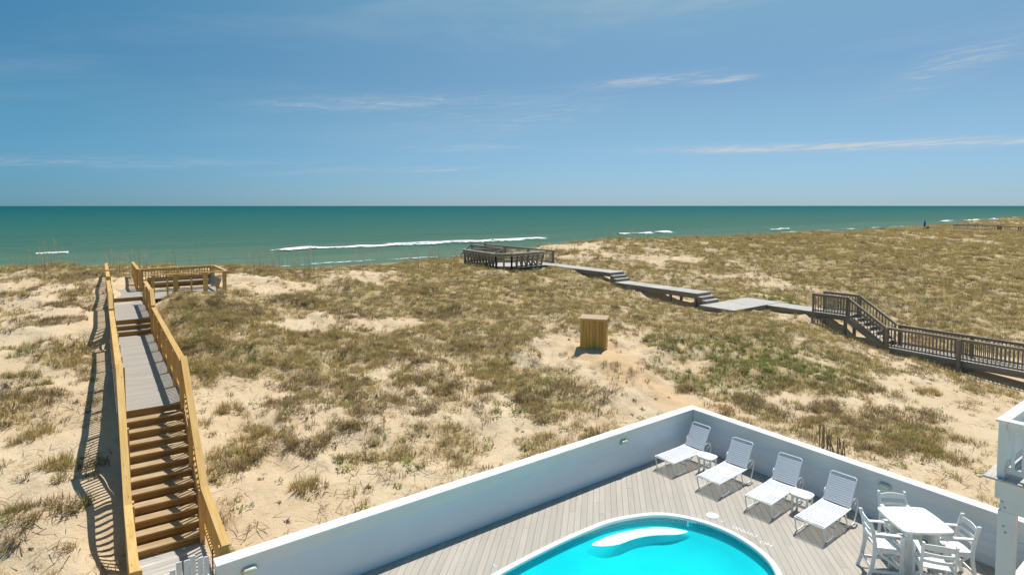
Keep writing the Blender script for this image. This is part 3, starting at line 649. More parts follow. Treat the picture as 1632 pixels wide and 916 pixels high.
# skimmer mouth and return fitting
sk = Vector((11.36, 8.12, -.13)); t0 = R(-60)
fr_ = bmesh.new()
bm = bmesh.new()
for (cx, cz, w_, h_) in ((-.17, 0, .04, .26), (.17, 0, .04, .26), (0, .11, .30, .04), (0, -.11, .30, .04)):
    r_ = bmesh.ops.create_cube(bm, size=1); bmesh.ops.scale(bm, vec=(w_, .05, h_), verts=r_['verts']); bmesh.ops.translate(bm, vec=(cx, 0, cz), verts=r_['verts'])
s_ = to_obj('skimmer_frame', bm, 'powder', pool); s_.location = (sk.x-pc.x, sk.y-pc.y, sk.z); s_.rotation_euler = (0, 0, t0)
bm = bmesh.new(); bmesh.ops.create_cube(bm, size=1); bmesh.ops.scale(bm, vec=(.30, .03, .18), verts=bm.verts)
s2 = to_obj('flap', bm, 'liner', s_)
bm = bmesh.new(); tube_bm(bm, [(.09*math.cos(a), .09*math.sin(a), 0) for a in np.linspace(0, 2*math.pi, 20)[:-1]], .012, 6, True)
lr = to_obj('light_ring', bm, 'poolring', pool, True); lr.location = (11.05-pc.x, 7.05-pc.y, -.46); lr.rotation_euler = (R(40), 0, R(80))
# round white skimmer lid on the deck
bm = bmesh.new(); bmesh.ops.create_cone(bm, cap_ends=True, segments=32, radius1=.145, radius2=.14, depth=.012)
t_ = thing('skimmer_lid', 'round white lid lying on the deck beside the pool', 'lid', (11.87, 8.03, .007)); to_obj('cover', bm, 'powder', t_)
for s in (-1, 1):
    bm = bmesh.new(); bmesh.ops.create_cone(bm, cap_ends=True, segments=10, radius1=.009, radius2=.009, depth=.004); o = to_obj('screw', bm, 'steel', t_); o.location = (s*.085, -s*.05, .008)
# painted lettering
def lettering(name, txt, size, loc, rz, label):
    cu = bpy.data.curves.new('txt', 'FONT'); cu.body = txt; cu.size = size; cu.align_x = 'CENTER'; cu.align_y = 'CENTER'; cu.extrude = .0006
    o = bpy.data.objects.new('txt', cu); COL.objects.link(o); dg = bpy.context.evaluated_depsgraph_get(); me = bpy.data.meshes.new_from_object(o.evaluated_get(dg)); bpy.data.objects.remove(o)
    me.materials.clear(); me.materials.append(M['white']); q = link(name, me); q.location = loc; q.rotation_euler = (0, 0, rz); q['label'] = label; q['category'] = 'lettering'
lettering('deck_lettering', 'NO', .17, (11.79, 6.66, .003), R(102), 'white painted word NO on the deck beside the pool')
lettering('deck_lettering', 'DIVING', .17, (11.86, 7.21, .003), R(97), 'white painted word DIVING on the deck beside the pool')
lettering('deck_lettering', '4', .16, (11.84, 7.75, .003), R(110), 'white painted depth mark nearest the round lid')
lettering('deck_lettering', '3', .14, (6.74, 9.50, .003), R(180), 'white painted depth mark on the deck by the straight pool side')

# ============================================================ NEW WOODEN BEACH WALKWAY (local +y runs seaward)
def rail_run(t_, x, ys, zs, side, cap_mat, post_mat, bal_mat, top=1.02, bal_step=.128, post_w=.09, post_step=1.75, capw=.145, balz0=.09, low=-.12, baluster=True, posts=True, bal_out=.0, boards=None, cap_name='rail_cap', cap_over=.06, zb=None, px=None, balw=.038):
    """rail over the line x = const from (ys[0], zs[0]) to (ys[1], zs[1]); side = +-1 is the outer side"""
    (y0, y1), (z0, z1) = ys, zs; L = y1-y0; sl = (z1-z0)/L
    P_ = (lambda q, z: (x, q, z)) if px is None else (lambda q, z: (q, px, z))
    beam(t_, cap_name, P_(y0-cap_over, z0+top-sl*cap_over), P_(y1+cap_over*.3, z1+top+sl*cap_over*.3), capw, .038, cap_mat, bev=.004)
    beam(t_, 'top_rail', P_(y0, z0+top-.075), P_(y1, z1+top-.075), .038, .088, post_mat)
    beam(t_, 'bottom_rail', P_(y0, z0+balz0), P_(y1, z1+balz0), .038, .088, post_mat)
    out = Vector(P_(0, 0))*0
    off = side*(.019+balw/2+.001)
    def sh(q, z): return (x+off, q, z) if px is None else (q, px+off, z)
    if baluster:
        n = int(round(L/bal_step))
        for i in range(n):
            q = y0+(i+.5)*L/n; zz = z0+sl*(q-y0); b = beam(t_, 'baluster', sh(q, zz+balz0-.06), sh(q, zz+top-.03), balw, balw, bal_mat)
            BAL.setdefault(t_.name, []).append((b, math.hypot(*(t_.matrix_basis @ b.matrix_basis.translation).xy)))
    if posts:
        n = max(1, int(round(L/post_step)))
        for i in range(n+1):
            q = min(max(y0+i*L/n, y0+post_w/2), y1-post_w/2); zz = z0+sl*(q-y0); g = zz+low
            o2 = -side*(.019+post_w/2+.001)
            p0 = (x+o2, q, g) if px is None else (q, px+o2, g); p1 = (p0[0], p0[1], zz+top-.02)
            beam(t_, 'post', p0, p1, post_w, post_w, post_mat, bev=.004)
BAL = {}
def gz(t_, x, y):
    w = Matrix.Translation(t_.location) @ t_.rotation_euler.to_matrix().to_4x4() @ Vector((x, y, 0)); return float(ground(np.array([w.x]), np.array([w.y]))[0])
def legs(t_, xs, ys, z_top, w=.12, mat='pine', extra=.4):
    for y in ys:
        zt = z_top(y) if callable(z_top) else z_top
        for x in xs:
            g = gz(t_, x, y)-extra
            if zt-g > .1: beam(t_, 'support_post', (x, y, g), (x, y, zt), w, w, mat)
wk = thing('beach_walkway', 'new yellow pine walkway with stairs climbing over the dune at left', 'walkway', (.98, 14.0, 0), R(-2.5))
WID = 1.27
def deck_run(t_, x0, x1, y0, y1, z, mat='graydeck', bw=.14, name='deck_board', gap=.006, jit=.0, th=.028):
    n = int(round((y1-y0)/bw)); bw = (y1-y0)/n
    for i in range(n):
        y = y0+(i+.5)*bw; o = beam(t_, name, (x0+random.uniform(-jit, jit), y, z-th/2), (x1+random.uniform(-jit, jit), y, z-th/2), bw-gap, th, mat)
def sleepers(t_, xs, y0, y1, z, h=.19, mat='pine', w=.04):
    for x in xs: beam(t_, 'joist', (x, y0, z-.029-h/2), (x, y1, z-.029-h/2), w, h, mat)
RISE = 2.18/12; RUN = .283
# landing at the gate
deck_run(wk, -.02, WID+.02, -2.75, .02, .012, 'walkboard')
# long flight
ST1 = 11*RUN
for k in range(12):
    z = k*RISE; y = k*RUN
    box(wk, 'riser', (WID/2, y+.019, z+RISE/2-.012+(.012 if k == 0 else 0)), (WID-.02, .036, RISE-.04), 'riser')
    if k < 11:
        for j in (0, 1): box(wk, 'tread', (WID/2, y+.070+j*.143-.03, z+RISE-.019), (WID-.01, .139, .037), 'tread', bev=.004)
for x in (-.02, WID+.02): beam(wk, 'stringer', (x, -.10, -.06), (x, ST1+.05, 11*RISE-.02), .04, .28, 'pine')
z1 = 2.18; yA = ST1; yB = 13.1
deck_run(wk, -.12, WID+.10, yA, yB, z1); sleepers(wk, (-.02, WID+.02), yA, yB, z1, .22)
z2 = 2.72
for k in range(3):
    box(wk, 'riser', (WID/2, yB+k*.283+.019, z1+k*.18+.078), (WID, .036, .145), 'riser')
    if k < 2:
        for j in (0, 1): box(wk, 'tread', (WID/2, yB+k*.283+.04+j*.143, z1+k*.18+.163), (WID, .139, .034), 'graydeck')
yC = yB+.566; yD = 19.0; z3 = 2.90
deck_run(wk, -.1, WID+.1, yC, yD, z2); sleepers(wk, (-.02, WID+.02), yC, yD, z2)
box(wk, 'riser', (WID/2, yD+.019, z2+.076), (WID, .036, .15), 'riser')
yE = 23.6
deck_run(wk, -.08, WID+.12, yD, yE, z3); sleepers(wk, (-.02, WID+.02), yD, yE, z3)
rx0, rx1 = -.04, WID+.06
for x, s in ((rx0, -1), (rx1, 1)):
    rail_run(wk, x, (-2.6, -.02), (.13, .16), s, 'pine', 'pine', 'pine', top=1.03, low=-.3)
    rail_run(wk, x, (-.02, ST1), (.16, z1+.1), s, 'pine', 'pine', 'pine', top=1.05, balz0=.0, low=-.35)
    rail_run(wk, x, (ST1, yB-.05), (z1, z1), s, 'pine', 'pine', 'pine', low=-.28)
    rail_run(wk, x, (yB, yC+.1), (z1+.12, z2+.1), s, 'pine', 'pine', 'pine', low=-.3, post_step=3)
    if s < 0:
        rail_run(wk, x, (yC+.15, yD), (z2, z2), s, 'pine', 'pine', 'pine', low=-.28)
        rail_run(wk, x, (yD+.05, yD+2.6), (z3, z3), s, 'pine', 'pine', 'pine', low=-.28)
        rail_run(wk, x, (yD+2.65, yD+6.4), (z3+.06, z3+.1), s, 'pine', 'pine', 'pine', low=-.28)
    else: rail_run(wk, x, (yC+.15, yD-1.3), (z2, z2), s, 'pine', 'pine', 'pine', low=-.28)
legs(wk, (-.02, WID+.02), (1.2, 2.6), lambda y: y/RUN*RISE-.1); legs(wk, (-.02, WID+.02), (4.2, 6.4, 8.6, 10.8, 12.9), z1-.06); legs(wk, (-.02, WID+.02), (15.5, 18.0), z2-.06)

# sand blown over the end of the walkway
def drift(name, label, cx, cy, rx_, ry_, z, h, seed, rz=0):
    n = 26; vs = []; fs = []
    for j in range(n+1):
        for i in range(n+1):
            u = i/n*2-1; v = j/n*2-1; r_ = math.hypot(u, v); k = float(fbm(np.array([u*2.2]), np.array([v*2.2]), seed, 3)[0])-.5
            q = max(0, 1-(r_+k*.7)**2); vs.append((cx+u*rx_, cy+v*ry_, z+h*q-.03*(q <= 0)))
    for j in range(n):
        for i in range(n): a = j*(n+1)+i; fs.append((a, a+1, a+n+2, a+n+1))
    me = bpy.data.meshes.new(name+'_mesh'); me.from_pydata(vs, [], fs); me.materials.append(M['sand'])
    for f_ in me.polygons: f_.use_smooth = True
    o = link(name, me); o['kind'] = 'stuff'; o['label'] = label; o['category'] = 'sand'
drift('sand_drift', 'blown sand covering the seaward end of the pine walkway', 2.5, 38.0, 1.3, 1.8, 2.88, .22, 4)
drift('sand_drift', 'blown sand spilling onto the left edge of the upper walkway boards', 2.05, 35.0, .35, 2.0, 2.88, .07, 6)
drift('sand_drift', 'thin sand film on the short platform above three steps', 2.2, 32.4, .55, .35, 2.705, .03, 8)
drift('sand_drift', 'mound of sand piled against the bench deck', 4.9, 30.7, 1.9, 1.5, 2.45, .62, 15)

# ============================================================ BENCH DECK AT THE CREST (beside the new walkway)
bd = thing('bench_deck', 'square pine side deck with railings and benches at the dune crest', 'deck', (3.06, 31.75, 0), R(-1.5))
bw_, bl_ = 3.45, 3.45
deck_run(bd, 0, bw_, 0, bl_, 2.90); sleepers(bd, (.02, bw_-.02), 0, bl_, 2.90)
# near rail: a cap on posts only
beam(bd, 'rail_cap', (-.02, 0, 3.98), (bw_+.05, 0, 3.98), .145, .038, 'pine', bev=.004)
for x in (.35, 1.25, 2.5): beam(bd, 'post', (x, .0, 2.4), (x, .0, 3.96), .20 if x > 1 else .09, .12, 'pine')
for x in (.95, 1.95, 3.05): beam(bd, 'bench_support', (x, .35, 2.9), (x, .35, 3.7), .07, .07, 'pine')
rail_run(bd, 0, (0, bw_), (2.9, 2.9), 1, 'pine', 'pine', 'pine', top=1.08, low=-.4, px=bl_, post_w=.12, balz0=.5)
rail_run(bd, bw_, (0, bl_), (2.9, 2.9), 1, 'pine', 'pine', 'pine', top=1.08, low=-.4, post_w=.16, post_step=3.4, baluster=False)
rail_run(bd, 0, (bl_, bl_+4.0), (2.9, 2.95), -1, 'pine', 'pine', 'pine', top=1.08, low=-.4, post_w=.16, post_step=2)
for k in range(3): beam(bd, 'bench_back_plank', (.35, bl_-.24+k*.03, 3.10+k*.185), (bw_-.15, bl_-.24+k*.03, 3.10+k*.185), .035, .178, 'riser', up=(0, .3, 1))
for k in range(3): beam(bd, 'bench_back_plank', (bw_-.32+k*.05, .4, 3.18+k*.15), (bw_-.32+k*.05, bl_-.3, 3.18+k*.15), .035, .145, 'graydeck', up=(.3, 0, 1))
for k in range(3): beam(bd, 'bench_seat_plank', (.5, bl_-.85+k*.15, 3.34), (bw_-.4, bl_-.85+k*.15, 3.34), .14, .035, 'graydeck')
legs(bd, (.05, 1.3, 2.5, bw_-.05), (.1, bl_-.1), 2.75, .12, 'pine')

# ============================================================ WEATHERED BOARDWALK ON THE RIGHT
gw = thing('old_boardwalk', 'weathered grey boardwalk stepping down across the dune to the right', 'boardwalk', (30.0, 4.0, 0), 0)
X0, X1 = 3.35, 4.65          # local x of the walk near the house
def gdeck(x0, x1, y0, y1, z, skirt=.20): 
    deck_run(gw, x0, x1, y0, y1, z, 'walkboard', .145, gap=.010, jit=.012, th=.035)
    for x in (x0+.04, x1-.04): beam(gw, 'joist', (x, y0, z-.036-skirt/2), (x, y1, z-.036-skirt/2), .045, skirt, 'weather')
gdeck(X0-.55, X1-.5, -2.4, 8.7, -.02) if False else None
# lower level walk drifts slightly in x, follow it with a rotated sub-run
lw = thing('old_boardwalk', 'weathered grey railed walkway leading from the stair towards the house', 'boardwalk', (33.42, 12.72, 0), R(176.2+0))
# local +y runs back towards the house, +x points to the camera side (-x world)
wL = 1.22
n = 0
deck_run(lw, -wL, 0, 0, 9.6, 0, 'walkboard', .145, gap=.010, jit=.01, th=.035)
for x in (-.03, -wL+.03): beam(lw, 'joist', (x, 0, -.17), (x, 9.6, -.17), .045, .26, 'weather')
GR = dict(cap_mat='weathertop', post_mat='weather', bal_mat='weather', top=1.0, bal_step=.155, post_w=.15, post_step=3.75, capw=.14, balz0=.08, low=-.9, cap_name='handrail')
rail_run(lw, .0, (0, 9.6), (0, 0), -1, **GR); rail_run(lw, -wL, (0, 9.6), (0, 0), 1, **GR)
# upper landing and stair between: world y 14.55 (top) -> 12.72 (bottom)
ux = 33.38-30.0
gdeck(ux, ux+1.35, 10.6, 12.55, 1.30, .24)
for k in range(6):
    z = 1.30-(k+1)*.186; y = 10.6-(k+.5)*.305
    for j in (0, 1): box(gw, 'tread', (ux+.67, y+(.5-j)*.145, z), (1.28, .14, .035), 'walkboard')
for x in (ux+.02, ux+1.33): beam(gw, 'stringer', (x, 10.66, 1.14), (x, 8.72, -.10), .045, .30, 'weather')
G2 = dict(GR); G2.update(post_w=.09, low=-.25, post_step=2.2, bal_step=.15)
rail_run(gw, ux, (10.6, 12.5), (1.30, 1.30), -1, **G2); rail_run(gw, ux+1.35, (10.6, 12.5), (1.30, 1.30), 1, **G2)
rail_run(gw, ux, (8.74, 10.6), (.02, 1.30), -1, **G2); rail_run(gw, ux+1.35, (8.74, 10.6), (.02, 1.30), 1, **G2)
gdeck(ux+.05, ux+1.5, 12.55, 15.2, 1.28)
# wide jog platform: boards run across
n = 33
for i in range(n):
    x = .15+i*.152; beam(gw, 'deck_board', (x, 15.22, 1.283), (x, 17.5, 1.283), .143, .035, 'walkboard')
for y in (15.24, 17.48): beam(gw, 'joist', (.08, y, 1.17), (5.1, y, 1.17), .045, .19, 'weather')
for x in (.07, 5.11): beam(gw, 'joist', (x, 15.2, 1.17), (x, 17.5, 1.17), .045, .19, 'weather')
# three steps up, a walk, three steps up, the last walk
def steps_up(x0, x1, y, z0, z1, n, run=.30):
    h = (z1-z0)/n
    for k in range(n):
        zz = z0+h*(k+1)
        box(gw, 'riser', ((x0+x1)/2, y+k*run+.02, zz-h/2-.02), (x1-x0, .04, h-.045), 'weather')
        if k < n-1:
            for j in (0, 1): box(gw, 'tread', ((x0+x1)/2, y+k*run+.07+j*.15, zz-.018), (x1-x0+.06, .145, .035), 'walkboard')
            for x in (x0-.01, x1+.01): box(gw, 'step_side', (x, y+k*run+.15, zz-h/2-.06), (.04, .30, h+.05), 'weather')
    return y+(n-1)*run
y_ = steps_up(.75, 2.05, 17.5, 1.30, 1.86, 3)
gdeck(.72, 2.1, y_, 24.9, 1.86, .28)
y_ = steps_up(.95, 2.25, 24.9, 1.86, 2.45, 3)
gdeck(.95, 2.35, y_, 33.0, 2.45, .26)
legs(gw, (.85, 1.95), (18.3, 20.2, 22.4), 1.6, .14, 'weather'); legs(gw, (ux+.12, ux+1.2), (10.75, 12.2), 1.08, .14, 'weather')
for y in (3.4, 7.2): 
    for x in (-.12, -wL+.12): beam(lw, 'support_post', (x, y, -1.3), (x, y, -.1), .16, .16, 'weather')

# ============================================================ OLD VIEWING DECK
vd = thing('viewing_deck', 'weathered grey viewing deck with outward leaning bench backs on the crest', 'deck', (26.75, 36.6, 0), 0)
fl = 2.42
# octagon-cornered floor
n = 38
for i in range(n):
    y = .08+i*.15; x0 = max(0.0, 1.15-y*1.25) if y < .95 else 0.0
    beam(vd, 'deck_board', (x0+.35, y, fl), (5.7, y, fl), .14, .035, 'walkboard')
outer = [(.15, 5.8), (-.35, .45), (.6, -.35), (4.2, .1)]       # rail line
inner = [(.45, 5.6), (.10, .95), (.95, .15), (4.15, .55)]      # foot of the slanted supports
for (a, b), (c, d) in zip(zip(outer, outer[1:]), zip(inner, inner[1:])):
    beam(vd, 'bench_rail', (*a, 3.53), (*b, 3.53), .22, .05, 'walkboard', ext=.03)
    beam(vd, 'bench_rail', (*a, 3.40), (*b, 3.40), .04, .19, 'weathertop')
    beam(vd, 'skirt_board', (*c, fl-.10), (*d, fl-.10), .045, .36, 'weather')
    L = (Vector(a)-Vector(b)).length; k = max(2, int(round(L/.56)))
    a_, b_, c_, d_ = map(Vector, (a, b, c, d))
    for i in range(k+1):
        u = i/k; o_ = a_.lerp(b_, u); i_ = c_.lerp(d_, u); nn = (i_-o_).normalized()
        beam(vd, 'slanted_support', (*(i_), fl-.2), (*(o_+nn*.05), 3.38), .14, .10, 'weather')
        s_ = i_+nn*.45
        beam(vd, 'bench_brace', (*(i_+nn*.02), fl+.02), (*(s_), fl+.42), .10, .07, 'weather')
    for q, zz in ((.0, 2.88), (.15, 2.88), (.30, 2.88), (.45, 2.88), (.60, 2.88)):
        def off(p, o2): n2 = (Vector(p)-Vector(o2)).normalized(); return Vector(p)+n2*q
        beam(vd, 'bench_seat_plank', (*off(c, a), zz), (*off(d, b), zz), .14, .035, 'walkboard')
    beam(vd, 'seat_fascia', (*off(c, a), 2.80), (*off(d, b), 2.80), .035, .11, 'weather')
    for q, zz in ((.35, 3.18), (.7, 2.98)):
        beam(vd, 'bench_back_plank', (*(a_.lerp(c_, q)), zz), (*(b_.lerp(d_, q)), zz), .035, .13, 'weathertop')
GV = dict(GR); GV.update(top=1.05, bal_step=.16, post_w=.14, post_step=3.0, low=-.4)
rail_run(vd, 5.95, (.9, 11.0), (fl, fl), 1, **GV)
rail_run(vd, 4.35, (6.0, 11.0), (fl, fl), -1, **GV)
rail_run(vd, 0, (.3, 4.3), (fl, fl), 1, **dict(GV, px=5.95, post_step=2.0))
for x in (4.35, 5.95):
    beam(vd, 'stair_handrail', (x, 11.0, fl+1.0), (x-.05, 12.9, fl-.1), .04, .13, 'weather')
    box(vd, 'post_cap', (x+(-.02 if x > 5 else .02), 10.95, fl+1.12), (.2, .2, .06), 'weather'); beam(vd, 'stair_post', (x, 12.8, fl-1.3), (x, 12.8, fl-.1), .1, .1, 'weather')
for k in range(6): box(vd, 'tread', (5.15, 11.1+k*.29, fl-.17*(k+1)), (1.5, .28, .04), 'walkboard')
deck_run(vd, 4.35, 5.9, 5.9, 11.0, fl+.017, 'walkboard', .15, th=.035)
tube(vd, 'rope', [(.9+3.3*u, 5.7, 3.42-.35*(1-(2*u-1)**2)) for u in np.linspace(0, 1, 10)], .022, 'rope', 5)
for x, y in ((.5, .9), (2.5, .4), (.5, 5.4), (4.0, 5.4), (5.7, .5)): beam(vd, 'support_post', (x, y, 1.2), (x, y, fl-.05), .14, .14, 'weather')

# ============================================================ FAR BOARDWALK near the right edge
fb = thing('distant_boardwalk', 'distant grey boardwalk with railings at the far right of the dune', 'boardwalk', (146, 0, 0), R(-1.5))
for y0, y1, z in ((24.0, 36.5, 2.15), (36.5, 44, 2.35)):
    deck_run(fb, -.75, .75, y0, y1, z, 'walkboard', .45)
    beam(fb, 'joist', (-.75, y0, z-.18), (-.75, y1, z-.18), .05, .28, 'weather')
    rail_run(fb, -.75, (y0, y1), (z, z), -1, **dict(GR, post_step=3, post_w=.16, bal_step=.4, low=-1.2, capw=.2)); rail_run(fb, .75, (y0, y1), (z, z), 1, **dict(GR, post_step=3, post_w=.16, bal_step=.4, low=-1.2, capw=.2))
for k in range(4): beam(fb, 'bench_plank', (-2.6+k*.3, 37.5, 2.75), (-2.6+k*.3, 43.5, 2.85), .28, .05, 'walkboard')
for y in (38.2, 40, 41.8, 43.2): beam(fb, 'bench_leg', (-2.1, y, 1.8), (-2.1, y, 2.75), .9, .1, 'weather')

# keep the nearest 300 balusters as parts, join the rest
for nm, lst in BAL.items():
    if len(lst) > 300:
        lst.sort(key=lambda q: q[1]); stuff_join([b for b, d in lst[300:]], 'baluster_row')

# ============================================================ TIMBER BIN SHELTER ON THE DUNE
hx, hy = 17.80, 18.72; ha = math.atan2(17.76-18.72, 18.50-17.80)
hu = thing('board_cabinet', 'tall plank-sided wooden cabinet standing alone on the sandy dune', 'cabinet', (hx, hy, .84), ha)
HW, HD, HH = 1.10, .70, 1.47
nb = 8; bw_ = HW/nb
for i in range(nb):
    dz = random.uniform(-.004, .004)
    for yy_ in (.012+random.uniform(-.003, .003), HD-.012): beam(hu, 'wall_board', ((i+.5)*bw_, yy_, .17+dz), ((i+.5)*bw_, yy_, HH+dz), bw_-.012, .022, 'hut', up=(0, 1, 0))
for i in range(6):
    for x in (.012, HW-.012): beam(hu, 'wall_board', (x, .025+(i+.5)*(HD-.05)/6, .17), (x, .025+(i+.5)*(HD-.05)/6, HH), .022, (HD-.05)/6-.01, 'hut', up=(0, 1, 0))
for x in (.06, HW-.06):
    for y in (.07, HD-.07): beam(hu, 'leg', (x, y, -.4), (x, y, HH-.05), .085, .085, 'weather')
box(hu, 'base_panel', (HW/2, .09, .02), (HW-.06, .02, .34), 'weather'); 
for i in range(7): box(hu, 'roof_board', (HW/2, -.05+(i+.5)*(HD+.1)/7, HH+.02+i*.006), (HW+.10, (HD+.1)/7-.006, .03), 'huttop')
box(hu, 'roof_trim', (HW/2, -.045, HH-.01), (HW+.06, .02, .06), 'huttop')

# ============================================================ BROKEN SAND FENCE
sf = thing('sand_fence', 'broken remnant of slatted sand fence beyond the lounger wall', 'fence', (18.42, 8.75, float(ground(np.array([18.42]), np.array([8.75]))[0])), 0)
rr = random.Random(3)
for i in range(15):
    u = i/14; x = -.48*u+rr.uniform(-.03, .03); y = -.95*u+rr.uniform(-.02, .02); z = gz(sf, x, y)-sf.location.z
    L = (.62-.22*u+rr.uniform(-.10, .06)); tx, ty = rr.uniform(-.10, .12), rr.uniform(-.12, .12)+( .28 if 7 <= i <= 9 else 0)
    beam(sf, 'lath', (x, y, z-.15), (x+tx*.6, y+ty*.6, z+L), .032, .010, 'lath', up=(1, .2, 0))
for zz in (.15, .38): tube(sf, 'wire', [(-.48*u, -.95*u, gz(sf, -.48*u, -.95*u)-sf.location.z+zz*(1-.3*u)) for u in np.linspace(0, 1, 9)], .004, 'weather', 4)

# ============================================================ GATE
gt = thing('picket_gate', 'white arched picket gate at the foot of the pine walkway', 'gate', (.96, 10.98, 0), 0)
GWD = .92; npk = 9
for i in range(npk):
    x = .05+(GWD-.10)*i/(npk-1); hgt = .94+.38*math.sin(math.pi*.72*i/(npk-1)); fr2 = i % 2
    box(gt, 'picket', (x, -.042 if fr2 else .034, hgt/2+.03), (.082, .02, hgt-.06), 'white', bev=.004, rz=0)
for z in (.25, .88): box(gt, 'cross_rail', (GWD/2, 0, z), (GWD, .038, .085), 'white')
beam(gt, 'latch_rod', (GWD+.035, -.02, .55), (GWD+.035, -.02, 1.36), .018, .018, 'black')
for z in (.3, .85): box(gt, 'hinge', (GWD+.02, -.045, z), (.09, .01, .03), 'black')
gp = thing('gate_post', 'white post on the far side of the arched gate', 'post', (.93, 10.98, 0)); box(gp, 'post', (0, 0, .15), (.11, .11, 1.3), 'white', bev=.004); box(gp, 'cap', (0, 0, .82), (.14, .14, .03), 'white')

# ============================================================ FURLED BEACH UMBRELLA AND BAG, far on the beach
x, y = 133.6, 44.8; zg = float(ground(np.array([x]), np.array([y]))[0])
um = thing('beach_umbrella', 'small furled blue umbrella standing far off on the dune crest', 'umbrella', (x, y, zg))
beam(um, 'pole', (0, 0, -.3), (.13, 0, 1.62), .05, .05, 'navy')
bm = bmesh.new(); prof = [(.02, 1.62), (.10, 1.45), (.16, 1.1), (.14, .7), (.19, .5)]
rings = [[bm.verts.new((.08*z_+r_*math.cos(a)*(1+.2*math.cos(4*a)), r_*math.sin(a)*(1+.2*math.cos(4*a)), z_)) for a in np.linspace(0, 2*math.pi, 17)[:-1]] for r_, z_ in prof]
for A, B in zip(rings, rings[1:]):
    for i in range(16): bm.faces.new((A[i], A[(i+1) % 16], B[(i+1) % 16], B[i]))
to_obj('canopy', bm, 'blue', um)
bg_ = thing('beach_bag', 'small dark beach bag beside the furled blue umbrella', 'bag', (x+.35, y-.45, zg)); box(bg_, 'body', (0, 0, .2), (.35, .5, .45), 'navy', bev=.08); tube(bg_, 'handle', [(0, -.15, .4), (0, -.12, .56), (0, .12, .56), (0, .15, .4)], .02, 'navy', 5)

# ============================================================ SUN LOUNGERS (local +y runs from foot to head)
def make_lounger(label, loc, rz):
    t_ = thing('sun_lounger', label, 'sun lounger', loc, rz, 'strapped sun loungers along the right wall')
    w = .31; zs = .36; hy_ = 1.29; r_ = .0155
    # seat frame: a long U closed at the foot
    seat = round_path([(w, hy_+.10, zs+.02), (w, 1.0, zs), (w, .02, zs), (w, 0, zs-.005), (-w, 0, zs-.005), (-w, .02, zs), (-w, 1.0, zs), (-w, hy_+.10, zs+.02)], .06)
    tube(t_, 'seat_frame', seat, r_, 'powder')
    a = R(59); bx = lambda s: (hy_+math.cos(a)*s, zs+math.sin(a)*s); top = .70
    yb, zb = bx(top); y0, z0 = bx(-.02)
    tube(t_, 'back_frame', round_path([(w-.02, y0, z0), (w-.02, yb, zb), (-w+.02, yb, zb), (-w+.02, y0, z0)], .07), r_, 'powder')
    for s in (-1, 1):
        x = s*(w+.004)
        tube(t_, 'leg', round_path([(x, .015, zs-.01), (x, .10, .0135), (x, .44, .0135), (x, .55, .20), (x, .80, zs-.02)], .07), r_, 'powder')
        x = s*(w+.024)
        tube(t_, 'leg', round_path([(x, .98, zs-.01), (x, 1.10, .0135), (x, 1.45, .0135), (x, 1.62, .42), (x, 1.50, .60), (x-s*.02, 1.36, .52)], .10), r_, 'powder')
        tube(t_, 'hinge_arm', [(x, hy_+.08, zs+.02), (x, 1.56, .50)], .011, 'powder', 6)
        box(t_, 'bracket', (x, 1.555, .495), (.02, .05, .05), 'powder')
    tube(t_, 'cross_bar', [(-w, .52, .19), (w, .52, .19)], .011, 'powder', 6)
    tube(t_, 'cross_bar', [(-w-.02, 1.12, .03), (w+.02, 1.12, .03)], .011, 'powder', 6)
    def strap_mesh(wd, th=.004):
        bm = bmesh.new(); n = 8; L = 2*w-.004
        for i in range(n+1):
            u = i/n; x = (u-.5)*L; sag = -.012*(1-(2*u-1)**2)+.0145; 
            for dz in (0, -th):
                for dy in (-wd/2, wd/2): bm.verts.new((x, dy, sag+dz))
        bm.verts.ensure_lookup_table()
        for i in range(n):
            b_ = i*4; c_ = b_+4; v = bm.verts
            bm.faces.new((v[b_], v[b_+1], v[c_+1], v[c_])); bm.faces.new((v[b_+2], v[c_+2], v[c_+3], v[b_+3])); bm.faces.new((v[b_], v[c_], v[c_+2], v[b_+2])); bm.faces.new((v[b_+1], v[b_+3], v[c_+3], v[c_+1]))
        bmesh.ops.recalc_face_normals(bm, faces=bm.faces)
        me = bpy.data.meshes.new('strap_mesh'); bm.to_mesh(me); bm.free(); me.materials.append(M['strap']); return me
    sm = strap_mesh(.044); sb = strap_mesh(.038)
    n = 19
    for i in range(n):
        y = .075+i*(hy_-.11)/(n-1); o = link('seat_strap', sm, t_, Matrix.Translation((0, y, zs)))
    n = 12
    for i in range(n):
        s = .05+i*(top-.15)/(n-1); y, z = bx(s)
        o = link('back_strap', sb, t_, Matrix.Translation((0, y-.002, z)) @ Matrix.Rotation(a, 4, 'X') @ Matrix.Diagonal((.95, 1, 1, 1)))
    return t_
L0 = make_lounger('strapped white lounger nearest the corner where the two walls meet', (12.77, 10.15, 0), R(-90))
dup(L0, (12.68, 8.73, 0), R(-90+2.6), 'second strapped lounger from the wall corner, right of the first small table')
dup(L0, (12.72, 7.42, 0), R(-90+3.6), 'third strapped lounger from the wall corner, left of the second small table')
dup(L0, (12.68, 6.21, 0), R(-90+1.0), 'strapped white lounger nearest the bar table and chairs')

